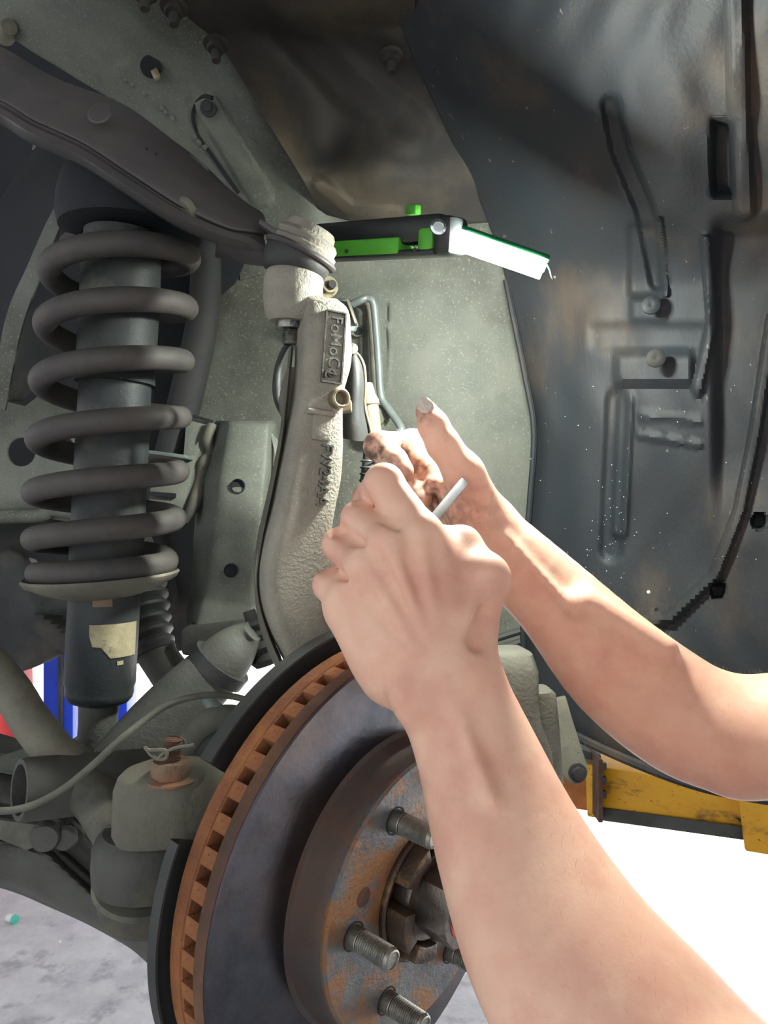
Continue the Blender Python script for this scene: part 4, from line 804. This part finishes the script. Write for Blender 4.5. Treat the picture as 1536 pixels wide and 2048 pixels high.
# ------------------------------------------------------------------ the mechanic: a signed distance body turned into one mesh
class Field:
    def __init__(s, lo, hi, h):
        s.lo = np.array(lo, float); s.h = h; s.n = np.ceil((np.array(hi)-s.lo)/h).astype(int)+1
        s.v = np.full(s.n, 1.0, np.float32)
    def sub(s, lo, hi):
        i0 = np.maximum(0, np.floor((lo-s.lo)/s.h).astype(int)); i1 = np.minimum(s.n, np.ceil((hi-s.lo)/s.h).astype(int)+1)
        if (i1 <= i0).any(): return None
        sl = tuple(slice(a, b) for a, b in zip(i0, i1))
        ax = [s.lo[k]+s.h*np.arange(i0[k], i1[k], dtype=np.float32) for k in range(3)]
        return sl, ax[0][:, None, None], ax[1][None, :, None], ax[2][None, None, :]
    def cap(s, a, b, ra, rb, k=.006, op='u'):
        a = np.array(a, float); b = np.array(b, float); m = max(ra, rb)+k*2+s.h*2
        r = s.sub(np.minimum(a, b)-m, np.maximum(a, b)+m)
        if r is None: return
        sl, X, Y, Z_ = r; ab = b-a; L2 = max(float(ab@ab), 1e-12)
        t = np.clip(((X-a[0])*ab[0]+(Y-a[1])*ab[1]+(Z_-a[2])*ab[2])/L2, 0, 1)
        d = np.sqrt((X-a[0]-t*ab[0])**2+(Y-a[1]-t*ab[1])**2+(Z_-a[2]-t*ab[2])**2)-(ra+(rb-ra)*t)
        v = s.v[sl]
        if op == 'u': hh = np.maximum(k-np.abs(v-d), 0)/k; s.v[sl] = np.minimum(v, d)-hh*hh*k*.25
        else: hh = np.maximum(k-np.abs(v+d), 0)/k; s.v[sl] = np.maximum(v, -d)+hh*hh*k*.25
    def mesh(s):
        v = s.v; n = v.shape; sg = v < 0
        c = np.zeros([x-1 for x in n]+[3], np.float32); cnt = np.zeros([x-1 for x in n], np.float32)
        for ax in range(3):
            o1, o2 = [a for a in range(3) if a != ax]
            for p in (0, 1):
                for q in (0, 1):
                    A = [None]*3; B = [None]*3
                    A[ax] = slice(0, n[ax]-1); B[ax] = slice(1, n[ax])
                    A[o1] = B[o1] = slice(p, n[o1]-1+p); A[o2] = B[o2] = slice(q, n[o2]-1+q)
                    va = v[tuple(A)]; vb = v[tuple(B)]; cr_ = (va < 0) != (vb < 0); t = np.where(cr_, va/np.where(cr_, va-vb, 1), 0)
                    c[..., ax] += np.where(cr_, t, 0); c[..., o1] += cr_*p; c[..., o2] += cr_*q; cnt += cr_
        act = cnt > 0; idx = -np.ones(act.shape, int); idx[act] = np.arange(act.sum())
        g = np.stack(np.nonzero(act), 1); P = s.lo+s.h*(g+c[act]/cnt[act][:, None])
        fs = []
        for ax in range(3):
            o1, o2 = [(1, 2), (2, 0), (0, 1)][ax]
            A = [slice(1, n[k]-1) for k in range(3)]; B = list(A); A[ax] = slice(0, n[ax]-1); B[ax] = slice(1, n[ax])
            a = sg[tuple(A)]; b = sg[tuple(B)]; e = np.stack(np.nonzero(a != b), 1); inside = a[a != b]
            off = np.ones(3, int); off[ax] = 0; e = e+off
            def cell(d1, d2): q = e.copy(); q[:, o1] -= d1; q[:, o2] -= d2; return idx[q[:, 0], q[:, 1], q[:, 2]]
            Q = np.stack([cell(1, 1), cell(0, 1), cell(0, 0), cell(1, 0)], 1)
            Q[~inside] = Q[~inside][:, ::-1]; fs.append(Q)
        return P, np.concatenate(fs)
def relax(P, Q, it=2, lam=.5):
    for _ in range(it):
        S = np.zeros_like(P); c = np.zeros(len(P))
        for a, b in ((0, 1), (1, 2), (2, 3), (3, 0)):
            np.add.at(S, Q[:, a], P[Q[:, b]]); np.add.at(c, Q[:, a], 1); np.add.at(S, Q[:, b], P[Q[:, a]]); np.add.at(c, Q[:, b], 1)
        P = P+lam*(S/c[:, None]-P)
    return P
def px2m(r, d): return r*d/F
def wide(fd, p, q, hp, hq, tp, tq, k=.01, n=3):
    """flattened limb: p,q = (px,py,d), half widths in px, half thickness in m"""
    a = W(*p); b = W(*q); ax_ = Vector((q[0]-p[0], -(q[1]-p[1]))).normalized(); per = Vector((-ax_.y, 0, ax_.x))
    for i in np.linspace(-1, 1, n):
        fd.cap(a+per*i*(px2m(hp, p[2])-tp), b+per*i*(px2m(hq, q[2])-tq), tp, tq, k)
def wide_path(fd, pts, n=7, sub=5, k=.0035):
    Q = catmull(pts, sub)   # (px, py, d, half width px, half thickness m)
    for i in range(len(Q)-1):
        p, q = Q[i], Q[i+1]; t = Q[min(i+2, len(Q)-1)]-Q[max(i-1, 0)]
        wide(fd, p[:3], q[:3], p[3], q[3], p[4], q[4], k, n)
# ---- left arm (near)
def build_left():
    f = Field((-.06, .26, H-.34), (.20, .53, H+.04), .0016)
    wr = (893, 1362, .42)
    wide_path(f, [(893, 1362, .42, 103, .020), (951, 1500, .412, 117, .0225), (1030, 1713, .389, 152, .029), (1140, 1930, .360, 192, .0355), (1300, 2130, .332, 218, .0385), (1500, 2330, .300, 195, .037)])
    f.cap(W(1500, 2330, .300), Vector((.22, .03, H-.12)), .040, .048, .02)
    # carpus and metacarpals
    wide(f, (893, 1362, .42), (835, 1270, .428), 100, 125, .019, .017, .012)
    mcp = [(838, 1066, .428), (777, 1086, .424), (728, 1130, .428), (692, 1195, .436)]
    for (x, y, d), (bx, by), r in zip(mcp, ((890, 1290), (858, 1300), (828, 1312), (796, 1326)), (.0118, .0115, .0108, .0100)):
        f.cap(W(bx, by, .431), W(x, y, d+.006), .0135, r, .012)
    for (x, y, d) in mcp: f.cap(W(x, y, d), W(x, y, d+.004), .0092, .0102, .008)
    wide(f, (800, 1160, .436), (840, 1290, .436), 105, 112, .012, .014, .014)
    # hypothenar edge
    f.cap(W(702, 1228, .440), W(782, 1350, .437), .0130, .0165, .014)
    # fingers: MCP -> PIP -> DIP -> tip
    fing = [(mcp[0], (768, 968, .447), (738, 996, .470), (760, 1030, .478), (.0122, .0113, .0098, .0086)),
            (mcp[1], (718, 1040, .452), (712, 1066, .478), (750, 1085, .482), (.0115, .0106, .0092, .0082)),
            (mcp[2], (680, 1091, .455), (690, 1115, .478), (735, 1120, .484), (.0108, .0102, .0088, .0080)),
            (mcp[3], (660, 1170, .450), (680, 1178, .470), (722, 1165, .478), (.0100, .0098, .0084, .0076))]
    for m, p, q, t, r in fing:
        A, B, C_, D_ = W(m[0], m[1], m[2]+.002), W(*p), W(*q), W(*t)
        f.cap(A, B, r[0]*.97, r[1], .0028); f.cap(B, C_, r[1]*.98, r[2], .003); f.cap(C_, D_, r[2], r[3], .003)
        f.cap(B+Vector((0, -.0012, .0008)), B+Vector((0, -.001, .0008)), r[1]*.96, r[1]*.96, .003)
    # clefts between knuckles
    for (x0, y0, x1, y1, d) in ((730, 1002, 792, 1058, .436), (688, 1068, 744, 1098, .440), (650, 1132, 702, 1158, .443)):
        f.cap(W(x0, y0, d-.005), W(x1, y1, d-.0155), .0048, .0024, .003, 's')
        f.cap(W(x0-12, y0-8, d+.008), W(x0, y0, d-.005), .0048, .0048, .003, 's')
    # thumb
    f.cap(W(925, 1290, .428), W(972, 1158, .437), .0150, .0128, .012)
    f.cap(W(972, 1158, .437), W(924, 1090, .452), .0122, .0108, .006)
    f.cap(W(924, 1090, .452), W(876, 1078, .466), .0108, .0092, .005)
    f.cap(W(972, 1156, .433), W(972, 1150, .434), .0118, .0112, .006)
    f.cap(W(850, 1100, .438), W(945, 1190, .442), .0098, .0105, .014); f.cap(W(860, 1170, .440), W(930, 1260, .438), .0115, .0125, .014)
    f.cap(W(848, 1085, .436), W(905, 1120, .446), .0080, .0080, .010)
    # tendons on the back, wrist bone
    for (x, y, d), (bx, by) in zip(mcp, ((880, 1310), (868, 1312), (850, 1318), (835, 1322))): f.cap(W(x, y, d-.0065), W(bx, by, .4085), .0030, .0022, .0050)
    f.cap(W(962, 1170, .4265), W(930, 1310, .407), .0030, .0028, .006)
    f.cap(W(948, 1285, .4085), W(968, 1225, .4185), .0046, .0036, .006, 's')
    f.cap(W(815, 1400, .405), W(822, 1412, .405), .0075, .0075, .012)
    f.cap(W(905, 1400, .3995), W(985, 1600, .3745), .0020, .0020, .008)
    P, Q = f.mesh(); return relax(P, Q, 2), Q
# ---- right arm (far)
def build_right():
    f = Field((-.03, .46, H-.24), (.34, .66, H+.115), .0018)
    wide_path(f, [(968, 1072, .560, 74, .020), (1100, 1190, .552, 82, .0225), (1236, 1335, .542, 108, .030), (1372, 1436, .530, 114, .035), (1480, 1478, .520, 102, .036)])
    f.cap(W(1470, 1466, .522), Vector((.275, .500, H-.145)), .036, .038, .012)
    f.cap(Vector((.270, .502, H-.145)), Vector((.50, .28, H-.02)), .038, .048, .012)
    # palm
    mc = [(908, 948, .580), (902, 968, .586), (898, 990, .586), (900, 1012, .582)]
    for (x, y, d), (bx, by) in zip(mc, ((985, 1040), (978, 1052), (968, 1064), (958, 1076))):
        f.cap(W(bx, by, .570), W(x, y, d), .0135, .0105, .012)
    # thenar + thumb
    f.cap(W(975, 1040, .555), W(928, 946, .543), .0165, .0140, .012)
    f.cap(W(905, 985, .562), W(960, 1060, .556), .0110, .0130, .012)
    f.cap(W(928, 946, .543), W(886, 888, .540), .0132, .0114, .006)
    f.cap(W(886, 888, .540), W(866, 850, .541), .0118, .0106, .004)
    f.cap(W(866, 850, .541), W(853, 822, .543), .0106, .0080, .004)
    # fingers
    def fin(pts, rs, k=.004):
        for i in range(len(pts)-1): f.cap(W(*pts[i]), W(*pts[i+1]), rs[i], rs[i+1], .010 if i == 0 else k)
    fin([(905, 940, .590), (832, 890, .592), (758, 892, .566), (788, 922, .552), (805, 942, .548)], [.0105, .0098, .0112, .0098, .0084], .003)
    fin([(902, 968, .597), (858, 905, .604), (824, 886, .588), (832, 925, .576), (822, 958, .572)], [.0105, .0100, .0106, .0094, .0082], .003)
    fin([(898, 990, .590), (862, 940, .600), (866, 922, .590), (872, 948, .570), (868, 968, .562)], [.0100, .0090, .0086, .0080, .0070])
    fin([(900, 1012, .585), (850, 1000, .596), (828, 990, .585), (838, 986, .568), (845, 1000, .560)], [.0092, .0086, .0082, .0078, .0070])
    # forearm relief
    f.cap(W(1010, 1075, .537), W(1150, 1225, .521), .0018, .002, .008); f.cap(W(1180, 1205, .520), W(1330, 1300, .505), .006, .008, .02)
    P, Q = f.mesh(); return relax(P, Q, 2), Q
facing = Vector((-.66, .75, 0)).normalized(); side = Vector((.75, .66, 0)).normalized()
LS = Vector((.22, .03, H-.12)); RS = Vector((.50, .28, H-.03)); mid = (LS+RS)/2; base_c = mid-facing*.05
def build_trunk(what):
    f = Field((-.05, -.35, -.02), (.85, .65, H+.36), .009)
    g_ = 0.0 if what == 'skin' else .012
    up_ = Vector((0, 0, 1)); pel = Vector((base_c.x+.04, base_c.y-.03, H-.62))
    if what in ('skin', 'shirt'):
        for s in (-1, 0, 1):
            f.cap(base_c+side*s*.10+up_*-.05, base_c+side*s*.085+up_*-.30, .085+g_, .085+g_, .06)
            f.cap(base_c+side*s*.085+up_*-.30, pel+side*s*.08+up_*.08, .085+g_, .09+g_, .06)
        f.cap(base_c+up_*-.01, LS, .06+g_, .045+g_, .05); f.cap(base_c+up_*-.01, RS, .06+g_, .045+g_, .05)
    if what == 'skin':
        hc = base_c+facing*.05+up_*.20
        f.cap(base_c+up_*0, hc-up_*.04, .052, .050, .03)
        f.cap(hc+up_*.03-facing*.02, hc+up_*.04+facing*.02, .088, .082, .02); f.cap(hc+facing*.03-up_*.03, hc+facing*.045-up_*.06, .055, .04, .03)
        f.cap(hc+facing*.10+up_*.0, hc+facing*.115-up_*.02, .010, .013, .015)
        for s in (-1, 1): f.cap(hc+side*s*.082, hc+side*s*.086+up_*.02-facing*.01, .012, .014, .008); f.cap(hc+side*s*.032+facing*.106+up_*.022, hc+side*s*.034+facing*.106+up_*.022, .012, .012, .012, 's')
        f.cap(hc+side*-.018+facing*.099-up_*.052, hc+side*.018+facing*.099-up_*.052, .004, .004, .006, 's')
    if what in ('skin', 'trousers'):
        f.cap(pel-side*.07, pel+side*.07, .10+g_, .10+g_, .05)
        for s in (-1, 1):
            hp_ = pel+side*s*.09-up_*.04; kn_ = Vector((pel.x, pel.y, .46))+side*s*.10+facing*.03; an_ = Vector((pel.x, pel.y, .09))+side*s*.11
            f.cap(hp_, kn_, .082+g_, .055+g_, .03); f.cap(kn_, an_, .054+g_, (.038 if what == 'skin' else .055), .03)
            if what == 'skin': f.cap(an_-up_*.04, an_+facing*.15-up_*.055, .034, .028, .03)
    if what == 'trousers': f.cap(pel+up_*.06-side*.06, pel+up_*.06+side*.06, .098+g_, .098+g_, .05)
    P, Q = f.mesh(); return relax(P, Q, 1), Q
parts_ = [build_left(), build_right(), build_trunk('skin')]
Pall = np.concatenate([p for p, q in parts_]); off = 0; Qs = []
for p, q in parts_: Qs.append(q+off); off += len(p)
Qall = np.concatenate(Qs)
pe = thing('person', 'person with bare forearms and black sleeve reaching in from the right, gripping a flat tool', 'person', (base_c.x+.03, base_c.y, 0))
po_ = np.array(pe.location)
def np_mesh(name, P, Q, m, parent):
    me = bpy.data.meshes.new(name); me.vertices.add(len(P)); me.vertices.foreach_set('co', (P-po_).astype(np.float32).ravel())
    me.loops.add(len(Q)*4); me.loops.foreach_set('vertex_index', Q.astype(np.int32).ravel())
    me.polygons.add(len(Q)); me.polygons.foreach_set('loop_start', np.arange(0, len(Q)*4, 4, dtype=np.int32)); me.polygons.foreach_set('use_smooth', np.ones(len(Q), bool))
    me.update(calc_edges=True); me.validate(); me.materials.append(m)
    o = bpy.data.objects.new(name, me); sc.collection.objects.link(o); o.parent = parent; return o
body = np_mesh('body', Pall, Qall, M['skin'], pe)
# grease on the far hand's fingers and on the near finger ends
gr = np.zeros(len(Pall), np.float32)
def gsph(c, r, s): global gr; dd = np.linalg.norm(Pall-np.array(c), axis=1); gr = np.maximum(gr, s*np.clip(1.4-dd/r, 0, 1))
for p, r, s in (((775, 915, .565), .030, 1.0), ((835, 940, .58), .026, 1.), ((858, 985, .572), .026, .9), ((850, 815, .54), .014, .8), ((930, 1010, .565), .030, .7),
                ((705, 1030, .462), .010, .6), ((640, 1165, .455), .010, .7), ((735, 1000, .47), .013, .6)): gsph(W(*p), r, s)
at = body.data.attributes.new('grime', 'FLOAT', 'POINT'); at.data.foreach_set('value', np.clip(gr, 0, 1))
# nail on the far thumb
nl_c = W(850, 818, .5335)
tdir = (W(849, 806, .543)-W(862, 850, .541)).normalized(); nn = Vector((-.35, -.93, .1)); nn = (nn-tdir*nn.dot(tdir)).normalized(); ns = tdir.cross(nn)
vs = []; fs = []
for i in range(9):
    for j in range(7):
        u_ = (j/6-.5)*2; t = i/8; wv = .0058*(1-.25*abs(2*t-1)**3); vs.append(nl_c+tdir*((t-.35)*.0135-.002*(u_*u_ if t > .5 else -u_*u_*.4))+ns*u_*wv-nn*(.0032*u_*u_))
fs = [(i*7+j, i*7+j+1, i*7+j+8, i*7+j+7) for i in range(8) for j in range(6)]
mesh_obj('thumbnail', (vs, fs), M['nail'], body, label='dirty pale thumbnail')
P, Q = build_trunk('shirt'); np_mesh('shirt', P, Q, M['shirt'], pe)
P, Q = build_trunk('trousers'); np_mesh('trousers', P, Q, M['trouser'], pe)
a_ = Vector((.284, .491, H-.131)); mesh_obj('sleeve', tube([a_, a_.lerp(RS, .1), a_.lerp(RS, .5), RS], [.0465, .050, .056, .064], 32, 6, False), M['shirt'], pe)
el_ = W(1500, 2330, .300); a_ = el_.lerp(LS, .35); mesh_obj('sleeve', tube([a_, a_.lerp(LS, .2), a_.lerp(LS, .6), LS], [.050, .053, .056, .062], 32, 6, False), M['shirt'], pe)
hc = base_c+facing*.05+Vector((0, 0, .20))
mesh_obj('hair', lathe([(0, .104), (.045, .098), (.075, .078), (.092, .045), (.096, .01), (.093, -.02), (.09, -.02), (.088, .02), (0, .09)], hc+Vector((0, 0, .045))-facing*.018, (-.1, -.1, 1), 32), M['hair'], pe)
for s in (-1, 1):
    an_ = Vector((base_c.x+.04, base_c.y-.03, 0))+side*s*.11
    mesh_obj('shoe', loft([section(an_+facing*t+Vector((0, 0, h)), side*wd, Vector((0, 0, h)), 24, 3) for t, wd, h in ((-.06, .028, .03), (-.05, .038, .045), (.0, .042, .052), (.08, .047, .038), (.15, .045, .030), (.19, .034, .022), (.205, .015, .012))]), M['trouser'], pe)
# fine hair along the forearms
Pv = Pall[:len(parts_[0][0])+len(parts_[1][0])]; nrm = np.zeros(len(body.data.vertices)*3, np.float32); body.data.vertices.foreach_get('normal', nrm); nrm = nrm.reshape(-1, 3)[:len(Pv)]
rng = np.random.default_rng(3); nl0 = len(parts_[0][0]); vs = []; fs = []
for lo_, hi_, a, b, cnt in ((0, nl0, W(955, 1480, .412), W(1310, 2075, .335), 350), (nl0, len(Pv), W(1130, 1215, .55), W(1500, 1470, .52), 1100)):
    ids = rng.integers(lo_, hi_, cnt*6); a = np.array(a); b = np.array(b); ab = b-a; t = ((Pv[ids]-a)@ab)/(ab@ab)
    keep = ids[(t > 0) & (t < 1.05) & (nrm[ids][:, 0]*.5+nrm[ids][:, 2] > .1)][:cnt]
    dn = ab/np.linalg.norm(ab)
    for i in keep:
        p = Vector(Pv[i]); n_ = Vector(nrm[i]); d_ = (n_*.55-Vector(dn)*.6+Vector(rng.normal(0, .22, 3))).normalized(); L2_ = rng.uniform(.003, .006)
        s_ = d_.cross(n_).normalized()*.00004; q = p+d_*L2_*.5; e_ = p+d_*L2_+Vector((0, 0, -.0006)); k = len(vs)
        vs += [p-s_, p+s_, q+s_*.7, q-s_*.7, e_]; fs += [(k, k+1, k+2, k+3), (k+3, k+2, k+4)]
o = mesh_obj('arm_hair', (vs, fs), M['armhair'], pe, smooth=0); o['kind'] = 'stuff'
